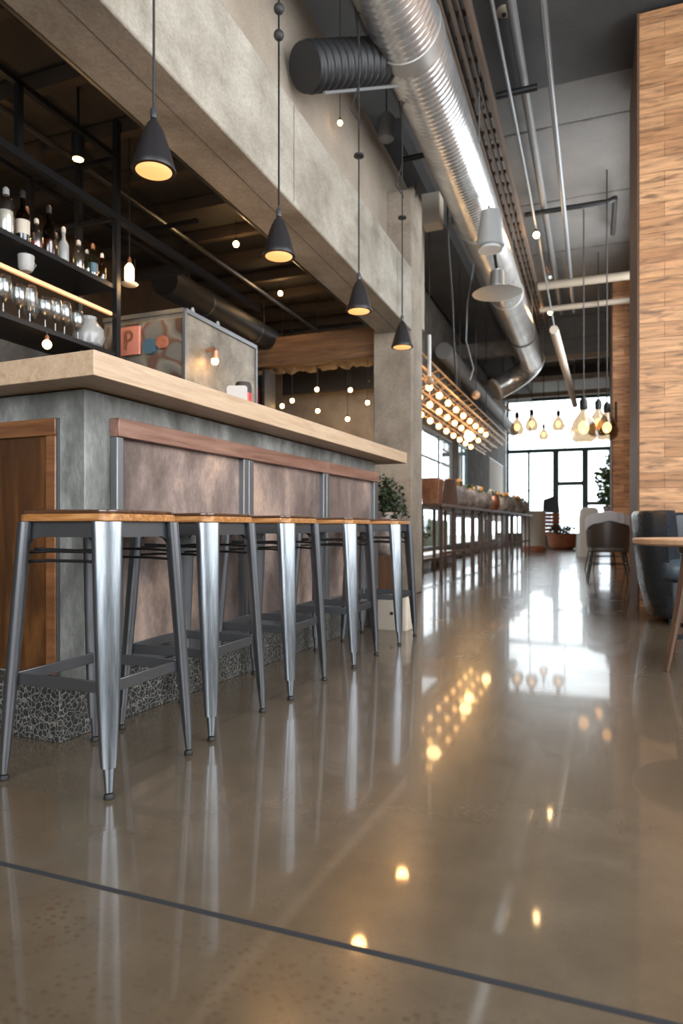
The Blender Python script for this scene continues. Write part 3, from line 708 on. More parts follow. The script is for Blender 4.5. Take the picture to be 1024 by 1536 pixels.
def bottle(y, h, r, body, cap, lab, x=-3.06, z=2.346, liquid=None, liq=.35, neck=.42, band=None):
    t = thing('bottle', lab, 'bottle', (x, y, z), 0, 'bottles on the upper shelf')
    s = h * (1 - neck)
    MB().lathe([(r*.9, 0), (r, .006), (r, s*.88), (r*.8, s), (r*.38, s + h*.08), (r*.33, h*.86)], seg=20).build('glass_body', body, t)
    MB().lathe([(r*.42, h*.84), (r*.42, h*.96), (r*.2, h)], seg=14).build('stopper', cap, t)
    if liquid: MB().lathe([(r*.86, .008), (r*.86, h*liq)], seg=18).build('liquid', liquid, t)
    if band: MB().lathe([(r*1.02, h*.16), (r*1.02, h*.42)], seg=20, cap=False).build('paper_label', band, t)
bottle(2.790, .27, .042, 'glass', 'glass_frost', 'wide clear jar bottle at the left edge of the upper shelf', liquid='cream', liq=.5, neck=.25)
bottle(2.905, .31, .038, 'glass_smoke', 'black_matte', 'tallest dark bottle with a yellowish label', band='cream')
bottle(3.005, .19, .032, 'glass', 'cream', 'short clear bottle with red liquid at its bottom', liquid='red', liq=.25)
bottle(3.100, .31, .034, 'glass_smoke', 'black_matte', 'dark pointed bottle filled with bright red liquid', liquid='red', liq=.32)
bottle(3.218, .23, .031, 'glass_frost', 'cream', 'milky white bottle in the middle of the upper shelf', liquid='white_paint', liq=.5)
bottle(3.345, .20, .033, 'glass', 'cream', 'clear bottle with a pale stopper right of the milky one')
bottle(3.420, .17, .025, 'glass_green', 'glass_frost', 'small pale green bottle right of the clear stoppered one')
bottle(3.475, .23, .030, 'glass_green', 'copper', 'green tinted bottle with a blue label and copper stopper', band='blue')
bottle(3.560, .20, .026, 'glass_amber', 'cream', 'amber bottle next to the rack post')
bottle(3.03, .29, .030, 'glass_smoke', 'copper', 'brown bottle standing in the back row of the upper shelf', x=-3.16)
bottle(3.28, .24, .030, 'glass', 'black_matte', 'plain clear bottle in the back row of the upper shelf', x=-3.18)

def goblet(y, h, r, lab, x=-3.07):
    t = thing('drinking_glass', lab, 'glass', (x, y, 1.896), 0, 'glassware on the lower shelf')
    MB().lathe([(r*.75, 0), (r*.75, .004), (.006, .012), (.005, h*.32), (r*.6, h*.42), (r, h*.62), (r*.97, h*.85), (r*.8, h), (r*.77, h), (r*.9, h*.83), (r*.93, h*.62), (r*.5, h*.46), (.001, h*.4)], seg=20).build('bowl', 'glass', t)
labs = ['leftmost stemmed glass on the lower shelf', 'tall stemmed glass second from the left', 'stemmed glass third from the left edge', 'rounder stemmed glass before the shelf middle', 'stemmed glass at the shelf middle', 'tall stemmed glass right of the middle', 'stemmed glass left of the cut glass jug', 'stemmed glass at the back behind the others', 'stemmed glass at the back left']
for k, (y, h, r, x) in enumerate([(2.77, .22, .048, -3.06), (2.87, .20, .045, -3.05), (2.965, .23, .046, -3.07), (3.06, .19, .050, -3.05), (3.15, .21, .044, -3.06), (3.235, .22, .046, -3.07), (3.325, .19, .040, -3.05), (3.10, .23, .045, -3.2), (2.83, .23, .045, -3.2)]):
    goblet(y, h, r, labs[k], x)
t = thing('glass_jug', 'round cut glass jug at the right end of the lower shelf', 'jug', (-3.09, 3.47, 1.896))
m = MB(); prof = [(.05, 0), (.085, .02), (.098, .07), (.092, .12), (.06, .16), (.045, .18), (.05, .2)]
rings = []
for r, z in prof: rings.append([(r * (1 + .05 * math.cos(12 * 2*PI*k/48 + z*60)) * math.cos(2*PI*k/48), r * (1 + .05 * math.cos(12 * 2*PI*k/48 + z*60)) * math.sin(2*PI*k/48), z) for k in range(48)])
m.loft(rings).build('body', 'glass_frost', t); MB().tube([(0, .06, .17), (0, .12, .16), (0, .13, .10), (0, .09, .05)], .008, 8).build('handle', 'glass', t)
t = thing('white_jug', 'small white and blue cup hanging under the upper shelf', 'cup', (-3.05, 2.92, 2.193)); MB().lathe([(.03, 0), (.042, .02), (.045, .09), (.041, .09), (.038, .02), (.001, .01)], seg=18).build('body', 'sign_white', t)
MB().tube([(.0, .04, .08), (.0, .07, .06), (.0, .04, .02)], .006, 8).build('handle', 'blue', t); MB().tube([(0, 0, .08), (0, 0, .116)], .004, 6).build('hook', 'black_metal', t)

hang_bulb('pendant_bulb', (-3.03, 3.80, 2.50), 3.50, .030, 'glowing tubular filament bulb right of the shelf post', None, 'bulb_glow', 'tube', cap='copper')
hang_bulb('pendant_bulb', (-2.98, 3.005, 1.79), 1.864, .026, 'warm bulb hanging under the lower shelf at the left', None, 'bulb_soft', 'round', cap='copper')
point_light('shelf_glow', (-2.9, 3.80, 2.40), 3.2); point_light('shelf_glow', (-2.92, 2.9, 1.78), 1.0)
t = thing('saucer_shade', 'small pale plate under the tubular bulb', 'lamp plate', (-3.03, 3.80, 2.405)); MB().lathe([(.001, 0), (.05, .004), (.06, .014), (.05, .012), (.001, .006)], seg=20).build('plate', 'cream', t); MB().tube([(.045, 0, .01), (.045, 0, .18)], .002, 5).tube([(-.045, 0, .01), (-.045, 0, .18)], .002, 5).build('wires', 'black_metal', t)
t = thing('neon_sign', 'small orange glowing script sign below the rack end', 'neon sign', (-2.98, 3.40, 1.80))
m = MB(); z = 0; pts = []
for k in range(60): pts.append((0, -.10 + .27 * k / 59, .022 * math.sin(k * .75)))
m.tube(pts, .006, 6).build('tube', 'neon', t); MB().box(-.02, -.01, -.11, .18, -.03, .03).build('backing', 'black_metal', t)
# spot on the ceiling rail
t = thing('ceiling_spot', 'small black cylinder spotlight pointing down near the rack', 'spotlight', (-3.05, 3.33, 3.10))
MB().lathe([(.040, -.05), (.040, .10), (.02, .11)], seg=20).build('housing', 'black_metal', t); MB().lathe([(.001, -.056), (.033, -.054), (.033, -.045)], seg=20).build('lens', 'bulb_soft', t)
MB().tube([(0, 0, .1), (0, 0, .40)], .008, 6).build('stem', 'black_metal', t)
sl = bpy.data.lights.new('spot_light', 'SPOT'); sl.energy = 30; sl.color = (1, .7, .42); sl.spot_size = 1.5; sl.spot_blend = .6
so = bpy.data.objects.new('spot_light', sl); C.objects.link(so); so.location = (-3.05, 3.33, 3.03); so.rotation_euler = (0, .1, 0)
# ceiling dots over the bar
for x, y, z, lab in ((-3.03, 5.27, 3.28, 'tiny lit ceiling bulb over the bar, nearer of two'), (-3.23, 6.58, 3.29, 'tiny lit ceiling bulb over the bar, farther of two')):
    hang_bulb('ceiling_bulb', (x, y, z), 3.5, .026, lab, None); point_light('bar_glow', (x, y, z - .1), 3.5)
point_light('bar_glow', (-3.9, 3.2, 2.75), 5)  # warm fill without a bulb, added to light the bar interior
# conduits under bar ceiling
for x, z, lab in ((-2.75, 3.34, 'black conduit nearer the beam under the bar ceiling'), (-2.62, 3.33, 'black conduit next to the beam under the bar ceiling'), (-3.45, 3.33, 'black conduit farther from the beam')):
    tag(MB().tube([(x, .5, z), (x, 8.3, z)], .022, 8).build('ceiling_conduit', 'gunmetal'), lab, 'conduit')
t = thing('bar_duct', 'black round duct hanging over the metal kiosk', 'air duct', (-3.6, 6.3, 2.93)); Lb = (t.location.copy(), 0)
MB().tube([(-3.6, 5.0, 2.93), (-3.6, 7.12, 2.93)], .135, 28).build('duct_body', 'duct_black', t, world=Lb)
for y in (5.6, 6.6): MB().tube([(-3.6, y, 2.93), (-3.6, y + .03, 2.93)], .142, 28).build('band', 'gunmetal', t, world=Lb)
for y in (5.3, 6.9): MB().tube([(-3.6, y, 3.05), (-3.6, y, 3.5)], .008, 6).build('hanger', 'black_metal', t, world=Lb)

# kiosk box behind the bar
kx0, kx1, ky0, ky1, kz = -3.35, -2.66, 3.92, 4.95, 2.23
t = thing('metal_kiosk', 'weathered metal clad box behind the bar with a painted front', 'kiosk', (-3.0, 4.4, 0)); Lk = (t.location.copy(), 0)
MB().box(kx0, kx1, ky0, ky1, 0, kz).build('body', 'kiosk_metal', t, .004, world=Lk)
MB().box(kx0 + .03, kx1 - .02, ky0 - .006, ky0, .4, kz - .05).build('painted_front', 'mural', t, world=Lk)['label'] = 'dark camouflage-like painted panel'
for a, b in (((kx1, ky0), (kx1, ky1)), ((kx0, ky0), (kx1, ky0))):
    MB().beam((a[0], a[1], kz), (b[0], b[1], kz), .03, .03).build('edge_trim', 'stile_metal', t, world=Lk)
MB().beam((kx1, ky0, .4), (kx1, ky0, kz), .024, .024).build('edge_trim', 'stile_metal', t, world=Lk)
MB().beam((kx1, ky1, .4), (kx1, ky1, kz), .024, .024).build('edge_trim', 'stile_metal', t, world=Lk)
t = thing('wall_sconce', 'small brass sconce glowing on the side of the kiosk', 'wall lamp', (kx1, 4.20, 1.97))
MB().tube([(0, 0, .05), (.06, 0, .06), (.07, 0, .03)], .014, 10).build('arm', 'copper', t)
MB().lathe([(.028, -.02), (.024, .04), (.012, .05)], (.07, 0, 0), 16).build('socket', 'copper', t); MB().sphere((.07, 0, -.035), .026, 14, 8).build('bulb', 'bulb_glow', t)
point_light('sconce_glow', (kx1 + .12, 4.20, 1.88), 1.2)
tg_ = thing('painted_sign', 'pink square sign with a dark letter shape on the kiosk front', 'sign', (-3.09, ky0 - .03, 2.05))
MB().prism(rrect(.085, .012, .01), -.1, .1).build('board', 'pink_sign', tg_)
lm = MB(); lm.box(-.045, -.02, -.016, -.0125, -.06, .07)
for k in range(9):
    a0 = -PI/2 + PI*k/9; a1 = -PI/2 + PI*(k+1)/9
    lm.beam((-.02 + .045*math.cos(a0), -.015, .035 + .033*math.sin(a0)), (-.02 + .045*math.cos(a1), -.015, .035 + .033*math.sin(a1)), .018, .003, (0, 1, 0))
lm.build('letter', 'copper', tg_)
for x, z, s, mt, lab in ((-2.93, 2.0, .055, 'blue', 'blue-grey round ornament on the kiosk front'), (-2.83, 2.02, .045, 'terracotta', 'pinkish round ornament on the kiosk front'), (-3.07, 1.82, .06, 'terracotta', 'rusty round ornament below the pink sign')):
    tag(MB().tube([(x, ky0 - .035, z), (x, ky0 - .008, z)], [s, s*1.05], 20).build('ornament', mt), lab, 'ornament')
for k, y in enumerate((4.2, 4.55)):
    tag(MB().lathe([(.02, 0), (.022, .01), (.018, .06), (.01, .10)], (0, 0, 0), 12).build('small_bottle', 'glass_frost', None, loc=(-2.78, y, kz + .016)), ['little pale bottle on top of the kiosk, nearer', 'little pale bottle on top of the kiosk, farther'][k], 'bottle')
# things on the bar top
bt = 1.314
t = thing('menu_card', 'white rounded card standing on the bar top', 'card', (-1.80, 3.14, bt), .35)
MB().loft([[(x, -.002 + .02 * (z + .09) , z + .09) for x, z in rrect(.055, .085, .015)], [(x, .002 + .02 * (z + .09), z + .09) for x, z in rrect(.055, .085, .015)]]).build('card_face', 'sign_white', t)
MB().box(-.04, .04, .002, .05, .0, .01).build('foot', 'sign_white', t)
t = thing('round_tin', 'small dark round tin with coloured front behind the white card', 'tin', (-1.84, 3.28, bt))
MB().lathe([(.045, 0), (.047, .01), (.047, .2), (.04, .22)], seg=24).build('can', 'black_matte', t); MB().lathe([(.048, .10), (.048, .16)], seg=24, cap=False).build('band', 'red', t)
# red bottle rack at the far end of the bar area
t = thing('bottle_shelf', 'narrow dark shelf of colourful bottles at the far end', 'shelf', (-3.55, 7.05, 0)); Lh = (t.location.copy(), 0)
MB().box(-4.14, -4.1, 6.9, 7.18, 0, 2.56).box(-3.62, -3.59, 6.9, 7.18, 0, 2.56).box(-4.1, -3.62, 7.15, 7.18, 0, 2.56).box(-4.1, -3.62, 6.9, 7.15, 1.66, 1.69).box(-4.1, -3.62, 6.9, 7.15, 2.10, 2.13).build('frame', 'black_matte', t, world=Lh)
cols = ['red', 'glass_smoke', 'red', 'terracotta', 'red', 'glass_green']
for k in range(6):
    x = -4.06 + k * .079
    for row, z in enumerate((2.131, 1.691)):
        mt = cols[k] if row == 0 else ['sign_white', 'glass_frost', 'terracotta', 'sign_white', 'red', 'glass_frost'][k]
        h = .30 + .05 * ((k * 7 + row * 3) % 3)
        tag(MB().lathe([(.034, 0), (.036, h*.6), (.014, h*.78), (.013, h)], seg=12).build('bottle', mt, None, loc=(x, 6.99, z)), '%s bottle, %s from the left on the %s far shelf' % ({'red': 'red', 'glass_smoke': 'dark glass', 'terracotta': 'rust coloured', 'glass_green': 'green glass', 'sign_white': 'white', 'glass_frost': 'frosted'}[mt], ['first', 'second', 'third', 'fourth', 'fifth', 'sixth'][k], ['upper', 'lower'][row]), 'bottle', 'bottles on the far shelf')
# timber beam, rolled awning, black panel, bulbs
tag(MB().box(-4.58, -2.26, 6.95, 7.10, 2.60, 2.93).build('timber_beam', 'timber_beam', None, .01), 'brown timber beam crossing to the concrete column', 'beam')
m = MB(); pts = []; rs = []
for k in range(41):
    x = -4.3 + 2.0 * k / 40; pts.append((x, 7.78 + .02 * math.sin(k), 2.80 + .018 * math.sin(k * 1.3))); rs.append(.085 + .018 * math.sin(k * 2.1) + .01 * math.sin(k * 5.3))
tag(m.tube(pts, rs, 14).build('rolled_awning', 'concrete_column'), 'crumpled beige rolled cloth below the timber beam', 'awning')
tag(MB().box(-4.0, -2.30, 8.2, 8.26, 2.53, 2.98).build('black_panel', 'black_matte', None, .004), 'broad black panel above the string bulbs', 'panel')
bl = ['leftmost low', 'second from the left', 'third from the left, upper', 'lower one under the third', 'upper right', 'rightmost, at the column', 'lowest right']
for k, (x, y, z) in enumerate(((-3.52, 7.219, 2.18), (-3.407, 7.262, 2.245), (-3.13, 7.368, 2.38), (-3.145, 7.43, 2.133), (-2.756, 7.511, 2.373), (-2.561, 7.585, 2.221), (-2.763, 7.44, 2.013))):
    hang_bulb('string_bulb', (x, y, z), 3.5, .025, '%s of the small bulbs in front of the concrete wall' % bl[k], 'string bulbs before the cross wall')
point_light('string_glow', (-3.4, 7.9, 2.1), 5, r=.1); point_light('string_glow', (-2.8, 7.9, 2.0), 5, r=.1)

# ------------------------------------------------------------------ window bar with bulb trellis
TR = -math.radians(2.1); TO = (-1.93, 8.95, 0)
tb = thing('window_bar_table', 'long dark high bar table on slim legs along the side windows', 'bar table', TO, TR)
MB().box(-.62, 0, -.1, 9.6, 1.00, 1.045).build('tabletop', 'leg_wood', tb, .004)
for k in range(14):
    y = .1 + k * .71
    for x in (-.06, -.54):
        MB().beam((x, y, 0), (x, y, 1.0), .042, .042).build('leg', 'leg_wood', tb)
MB().beam((-.06, .1, .36), (-.06, 9.33, .36), .03, .04).build('foot_rail', 'leg_wood', tb)
MB().beam((-.54, .1, .22), (-.54, 9.33, .22), .03, .04).build('foot_rail', 'leg_wood', tb)
def tw(x, y): 
    c, s = math.cos(TR), math.sin(TR); return (TO[0] + x*c - y*s, TO[1] + x*s + y*c)
x, y = tw(-.3, .50); t = thing('copper_planter', 'square copper planter box at the near end of the window bar', 'planter', (x, y, 1.046), TR)
MB().loft([[(sx*.11, sy*.11, 0) for sx, sy in ((-1,-1),(1,-1),(1,1),(-1,1))], [(sx*.14, sy*.14, .36) for sx, sy in ((-1,-1),(1,-1),(1,1),(-1,1))]]).build('box', 'copper', t, .004)
MB().box(-.2, .12, -.15, .15, .365, .38).build('lid', 'copper', t)
x, y = tw(-.14, .92); t = thing('menu_board', 'dark wedge shaped board beside the copper planter', 'board', (x, y, 1.046), TR)
MB().loft([[(-.13, -.02, 0), (.13, -.02, 0), (.13, .05, 0), (-.13, .05, 0)], [(-.08, .02, .40), (.08, .02, .40), (.08, .05, .40), (-.08, .05, .40)]]).build('board', 'leg_wood', t, .003)
ordn = ['nearest grey bowl planter, next to the wedge board', 'second grey bowl planter with pale flowers', 'third grey bowl planter on the window bar', 'fourth grey bowl planter with orange flowers', 'fifth grey bowl planter on the window bar', 'sixth grey bowl planter with green sprigs', 'seventh grey bowl planter near the far end', 'farthest grey bowl planter on the window bar']
rnd = random.Random(3)
for k in range(8):
    x, y = tw(-.25, 1.55 + k * 1.08); r = .23 if k % 2 == 0 else .20
    t = thing('bowl_planter', ordn[k], 'planter', (x, y, 1.046), TR + k, 'bowl planters on the window bar')
    MB().lathe([(r*.55, 0), (r*.9, .06), (r*1.05, .17), (r*.95, .29), (r*.85, .32), (r*.80, .315), (r*.6, .25), (.001, .24)], seg=20).build('bowl', ['pot_grey', 'copper'][1 if k == 3 else 0], t)
    m = MB(); leaves(m, (0, 0, .34), (r, r, .07), 60, .07, rnd); m.build('foliage', 'leaf', t)
    for q in range(6):
        MB().sphere((rnd.uniform(-r, r)*.8, rnd.uniform(-r, r)*.8, .35 + rnd.uniform(0, .07)), .045, 8, 5).build('flower', 'petal' if k % 2 else 'petal_orange', t)
x, y = tw(-.45, 1.15); t = thing('glass_vase', 'clear glass vase between the copper planter and the first bowl', 'vase', (x, y, 1.046)); MB().lathe([(.05, 0), (.06, .1), (.04, .2), (.055, .3), (.05, .3), (.03, .2), (.001, .02)], seg=16).build('vase', 'glass', t)

# trellis shelf with bulbs
tl = thing('bulb_trellis', 'hanging copper pipe trellis above the window bar', 'trellis', (-2.45, 12, 2.8)); Lt2 = (tl.location.copy(), 0)
for (x, z) in ((-2.75, 2.62), (-2.60, 2.70), (-2.45, 2.78), (-2.30, 2.84), (-2.18, 2.90), (-2.18, 3.06), (-2.40, 3.08), (-2.75, 2.86)):
    MB().tube([(x, 8.2, z), (x + .05, 17.6, z)], .014, 8).build('long_pipe', 'brass', tl, world=Lt2)
for k in range(20):
    y = 8.3 + k * .49
    MB().tube([(-2.75, y, 2.62), (-2.18, y, 2.90), (-2.18, y, 3.06), (-2.75, y, 2.86), (-2.75, y, 2.62)], .009, 6).build('cross_pipe', 'brass', tl, world=Lt2)
for x, z in ((-2.24, 2.857), (-2.44, 2.767), (-2.64, 2.657)): MB().tube([(x, 8.3, z), (x, 17.4, z)], .010, 6).build('long_pipe', 'brass', tl, world=Lt2)
for y in (8.5, 11.5, 14.5, 17.3): MB().tube([(-2.2, y, 3.06), (-2.2, y, CZ - .25)], .008, 6).build('hanger', 'black_metal', tl, world=Lt2)
rows = ((-2.24, 2.80, 'aisle-side row'), (-2.44, 2.71, 'middle row'), (-2.64, 2.60, 'window-side row'))
onm = ['first', 'second', 'third', 'fourth', 'fifth', 'sixth', 'seventh', 'eighth', 'ninth', 'tenth']
bulb_proto = None
for ri, (x, z, rn) in enumerate(rows):
    z -= .06
    for k in range(10):
        y = 8.75 + k * .66 + ri * .22
        lab = '%s glowing bulb from the column in the %s of the trellis' % (onm[k], rn)
        if bulb_proto is None:
            bulb_proto = hang_bulb('trellis_bulb', (x, y, z), z, .050, lab, 'glowing bulbs under the trellis', 'bulb_trellis', cap='copper')
        else: dup(bulb_proto, (x, y, z), None, lab)
for y in (9.5, 12.0, 14.5): point_light('trellis_glow', (-2.2, y, 2.55), 7, r=.1)
t = thing('globe_lamp', 'large glowing globe below the trellis in front of the narrow window', 'globe lamp', (-2.13, 12.03, 2.36))
MB().sphere((0, 0, 0), .085, 24, 14).build('globe', 'bulb_glow', t); MB().tube([(0, 0, .08), (-.05, 0, .5)], .006, 6).build('cord', 'black_matte', t)
t = thing('rod_lamp', 'white vertical rod with a wooden ball left of the trellis', 'rod lamp', (-2.1, 8.83, 2.70)); 
MB().tube([(0, 0, .06), (0, 0, .62)], .024, 12).build('rod', 'white_paint', t); MB().sphere((0, 0, 0), .062, 18, 12).build('ball', 'oak_table', t); MB().tube([(0, 0, -.06), (0, 0, -.2)], .008, 8).build('tail', 'copper', t); MB().tube([(0, 0, .6), (0, 0, CZ - .25 - 2.7)], .006, 6).build('cord', 'black_matte', t)
t = thing('hanging_ball', 'small wooden ball hanging on a cord over the window bar', 'ornament', (-2.02, 12.1, 3.11)); MB().sphere((0, 0, 0), .075, 18, 12).build('ball', 'oak_table', t); MB().tube([(0, 0, .06), (0, 0, CZ - 3.11)], .006, 6).build('cord', 'black_matte', t)

# small plants and bulbs at the back
def glass_pendant(loc, s, lab, glow=False):
    t = thing('glass_pendant', lab, 'pendant lamp', loc, 0, 'clear glass pendants before the far window')
    MB().lathe([(s*.55, -s*1.0), (s*.85, -s*.8), (s, -s*.2), (s*.75, s*.6), (s*.28, s*1.25), (s*.22, s*1.5)], seg=20, cap=False).build('glass_shade', 'glass_clear', t)
    MB().lathe([(s*.25, s*1.45), (s*.3, s*1.5), (s*.3, s*2.1), (s*.1, s*2.4)], seg=14).build('socket', 'black_metal', t)
    MB().sphere((0, 0, s*.1), s*.38, 12, 8, 1.3).build('bulb', 'bulb_soft', t)
    MB().tube([(0, 0, s*2.2), (0, 0, CZ - loc[2])], .010, 6).build('cord', 'black_matte', t)
for p, s, l in (((-2.04, 19.0, 3.47), .19, 'leftmost clear glass pendant before the far window'), ((-1.66, 19.2, 3.57), .18, 'second clear glass pendant from the left'), ((-1.35, 19.3, 3.28), .13, 'smallest glass pendant, hanging lower between the others'), ((-.97, 19.45, 3.57), .17, 'clear glass pendant right of the smallest one'),
    ((-.168, 10.64, 2.20), .20, 'big glass pendant, left of the right-hand cluster'), ((.043, 12.4, 2.50), .19, 'big glass pendant in the middle of the right-hand cluster'), ((.141, 9.58, 2.04), .15, 'big glass pendant at the right of the cluster')):
    glass_pendant(p, s, l)
# wall sconce on pier
t = thing('wall_sconce', 'small copper sconce with an arm on the far timber pier', 'wall lamp', (.22, 12.8, 2.45))
MB().tube([(.12, .09, .5), (.12, .0, .5), (.12, -.02, .1), (.0, -.02, .08)], .02, 8).build('arm', 'black_metal', t); MB().lathe([(.12, -.06), (.06, .05), (.02, .1)], (-.05, -.02, 0), 16).build('shade', 'copper', t)

# hanging plant at right of the far window
t = thing('hanging_plant', 'leafy green plant hanging beside the far window', 'plant', (.30, 16.3, 1.3)); m = MB(); rnd = random.Random(11)
for c, r, n in (((-.12, 0, .55), (.22, .2, .25), 170), ((.0, 0, .2), (.30, .22, .28), 230), ((.06, 0, -.15), (.18, .18, .25), 120), ((.0, 0, .9), (.12, .1, .3), 60)): leaves(m, c, r, n, .12, rnd)
m.build('foliage', 'leaf', t)
m = MB()
for k in range(5): m.tube([(-.1 + .05*k, 0, -.2), (-.12 + .06*k, .02, .6), (-.05 + .02*k, 0, 1.2)], .008, 5)
m.build('stems', 'leaf_dark', t); MB().lathe([(.10, -.34), (.16, -.1), (.15, -.1), (.001, -.12)], seg=18).build('pot', 'pot_grey', t); MB().tube([(0, 0, -.12), (0, 0, CZ - 1.3)], .006, 6).build('cord', 'black_matte', t)

# pots and planters at the end of the aisle
t = thing('tall_planter', 'tall pale round planter at the end of the window bar', 'planter', (-1.72, 20.6, 0)); MB().lathe([(.30, .02), (.32, .1), (.34, 1.18), (.30, 1.2), (.29, 1.1), (.001, 1.08)], seg=28).build('body', 'cream', t); MB().lathe([(.36, 0), (.38, .12), (.33, .16)], seg=28).build('saucer', 'terracotta', t)
t = thing('terracotta_pot', 'big orange terracotta pot on the floor before the far window', 'pot', (-1.0, 22.6, 0)); MB().lathe([(.30, 0), (.42, .1), (.48, .42), (.50, .5), (.46, .5), (.43, .4), (.001, .38)], seg=28).build('pot', 'terracotta', t)
m = MB(); leaves(m, (0, 0, .62), (.4, .4, .22), 140, .13, random.Random(4)); m.build('foliage', 'leaf_dark', t)
m = MB(); r2 = random.Random(2)
for r in range(6):
    for k in range(2): m.box(-1.68 + k*.28, -1.68 + k*.28 + .265, 23.6 + .02*(r%2), 23.9, .45 + r*.125, .45 + r*.125 + .112)
t = thing('brick_stand', 'stack of orange bricks carrying the grey chair back', 'brick stack', (-1.4, 23.7, 0)); m.build('bricks', 'terracotta', t, world=(t.location.copy(), 0)); MB().box(-1.70, -1.12, 23.6, 23.9, 0, .445).build('base', 'concrete_grey_dark', t, world=(t.location.copy(), 0))
tag(MB().loft([[(-.28, 0, 0), (.28, 0, 0), (.28, .04, 0), (-.28, .04, 0)], [(-.26, 0, .45), (.20, .1, .62), (.20, .14, .62), (-.26, .04, .45)]]).build('slate_panel', 'lit_leather_slate', None, loc=(-1.41, 23.72, 1.203)), 'blue-grey slanted panel standing above the brick stack', 'panel')
t = thing('plant_pot', 'dark pot with a shrub right of the terracotta pot', 'potted plant', (-.10, 22.8, 0)); MB().lathe([(.18, 0), (.25, .4), (.22, .4), (.001, .36)], seg=20).build('pot', 'pot_grey', t); m = MB(); leaves(m, (0, 0, .75), (.3, .3, .4), 200, .14, random.Random(8)); m.build('foliage', 'leaf_dark', t)

# plant at the column
t = thing('potted_plant', 'dark bushy plant in a grey pot beside the column, behind the bar end', 'potted plant', (-1.93, 6.3, 0)); rnd = random.Random(5)
MB().lathe([(.10, .45), (.14, .5), (.16, .85), (.15, .87), (.001, .84)], seg=20).build('pot', 'pot_grey', t); MB().beam((0, 0, 0), (0, 0, .45), .22, .22).build('pedestal', 'dark_timber', t, .006)
m = MB(); leaves(m, (-.03, 0, 1.05), (.20, .16, .20), 420, .055, rnd); leaves(m, (.10, -.05, .85), (.14, .14, .2), 260, .055, rnd); leaves(m, (.14, -.05, .68), (.07, .07, .1), 60, .05, rnd); m.build('foliage', 'leaf_dark', t)
# white box at bar end
t = thing('utility_box', 'low cream box with a small dark knob at the bar end', 'box', (-1.34, 4.62, 0))
MB().loft([[(x, y, z) for x, y in rrect(.115*s, .12*s, .02)] for z, s in ((0, .96), (.01, 1), (.22, 1), (.232, .98))]).build('body', 'cream', t, smooth=30)
MB().tube([(.0, -.128, .12), (.0, -.118, .12)], .012, 12).build('knob', 'black_matte', t); MB().lathe([(.09, .233), (.09, .255), (.07, .262)], (-.02, .0, 0), 24).build('lid', 'cream', t)

# ------------------------------------------------------------------ right side: chairs, armchair, table
t = thing('tub_armchair', 'black leather tub armchair in front of the timber wall', 'armchair', (.86, 5.85, 0), -.02)
def tubring(z, grow, th, n=28, back=1.0):
    out = []; inn = []
    for k in range(n + 1):
        a = math.radians(-68 + (316) * k / n) # opening faces -y
        a = math.radians(-62 + 304 * k / n)
        cx, cy = math.cos(a), math.sin(a)
        e = .62
        x = math.copysign(abs(cx) ** e, cx); y = math.copysign(abs(cy) ** e, cy)
        out.append((x * grow, y * grow * .92, z)); inn.append((x * (grow - th), y * (grow - th) * .92, z))
    return out + inn[::-1]
MB().loft([tubring(z, g, th) for z, g, th in ((.045, .46, .12), (.06, .485, .14), (.30, .54, .14), (.62, .575, .13), (.82, .59, .11), (.85, .575, .08))]).build('shell', 'leather', t, smooth=60)
def rr3(hx, hy, r, z, cy=0): return [(x, y + cy, z) for x, y in rrect(hx, hy, r, 4)]
MB().loft([rr3(.38, .40, .1, .05, -.02), rr3(.40, .42, .1, .08, -.02), rr3(.41, .43, .1, .33, -.02)]).build('base', 'leather', t, .01)
MB().loft([rr3(.38, .42, .1, .335, -.05), rr3(.41, .45, .1, .36, -.05), rr3(.41, .45, .1, .46, -.05), rr3(.37, .41, .1, .49, -.05)]).build('seat_cushion', 'lit_leather_slate', t, smooth=60)  # cushion is black leather too, its lighter blue is painted light
MB().loft([[(x, .30 + .04*s, z*.19 + .66) for x, z in rrect(.34, 1, .2, 4)] for s in (-1, 1)]).build('back_cushion', 'leather', t, .03)
for sx in (-1, 1):
    for sy in (-1, 1): MB().lathe([(.015, 0), (.022, .05)], (sx*.32, sy*.3, 0), 10).build('leg', 'gunmetal', t)

def shell_chair(loc, rot, lab, mat, w=.26, cloth=None, legs=True, group=None):
    t = thing('dining_chair', lab, 'chair', loc, rot, group)
    def arc(z, r, th, spread=100):
        o = []; i = []
        for k in range(17):
            a = math.radians(-90 - spread + 2 * spread * k / 16)
            o.append((r * math.cos(a), r * .85 * math.sin(a), z)); i.append(((r - th) * math.cos(a), (r - th) * .85 * math.sin(a), z))
        return o + i[::-1]
    MB().loft([arc(.40, w*.88, .03, 80), arc(.5, w*.98, .03, 85), arc(.70, w*1.02, .028, 80), arc(.80, w*1.0, .025, 66), arc(.835, w*.95, .02, 50)]).build('backrest', mat, t, smooth=60)
    MB().loft([rr3(w*.82, w*.78, .08, .40), rr3(w*.86, w*.82, .08, .42), rr3(w*.84, w*.8, .08, .455)]).build('seat', mat, t)
    if legs:
        for sx in (-1, 1):
            for sy in (-1, 1): MB().tube([(sx*w*.7, sy*w*.6, .41), (sx*w*.95, sy*w*.85, .0)], [.013, .009], 8).build('leg', 'black_metal', t)
        for sx in (-1, 1): MB().tube([(sx*w*.80, -w*.7, .24), (sx*w*.80, w*.7, .24)], .008, 6).build('stretcher', 'black_metal', t)
        for sy in (-1, 1): MB().tube([(-w*.80, sy*w*.7, .24), (w*.80, sy*w*.7, .24)], .008, 6).build('stretcher', 'black_metal', t)
    return t
shell_chair((.155, 9.45, 0), .05, 'dark brown shell chair seen from behind with a grey blanket on it', 'chair_shell', .275)
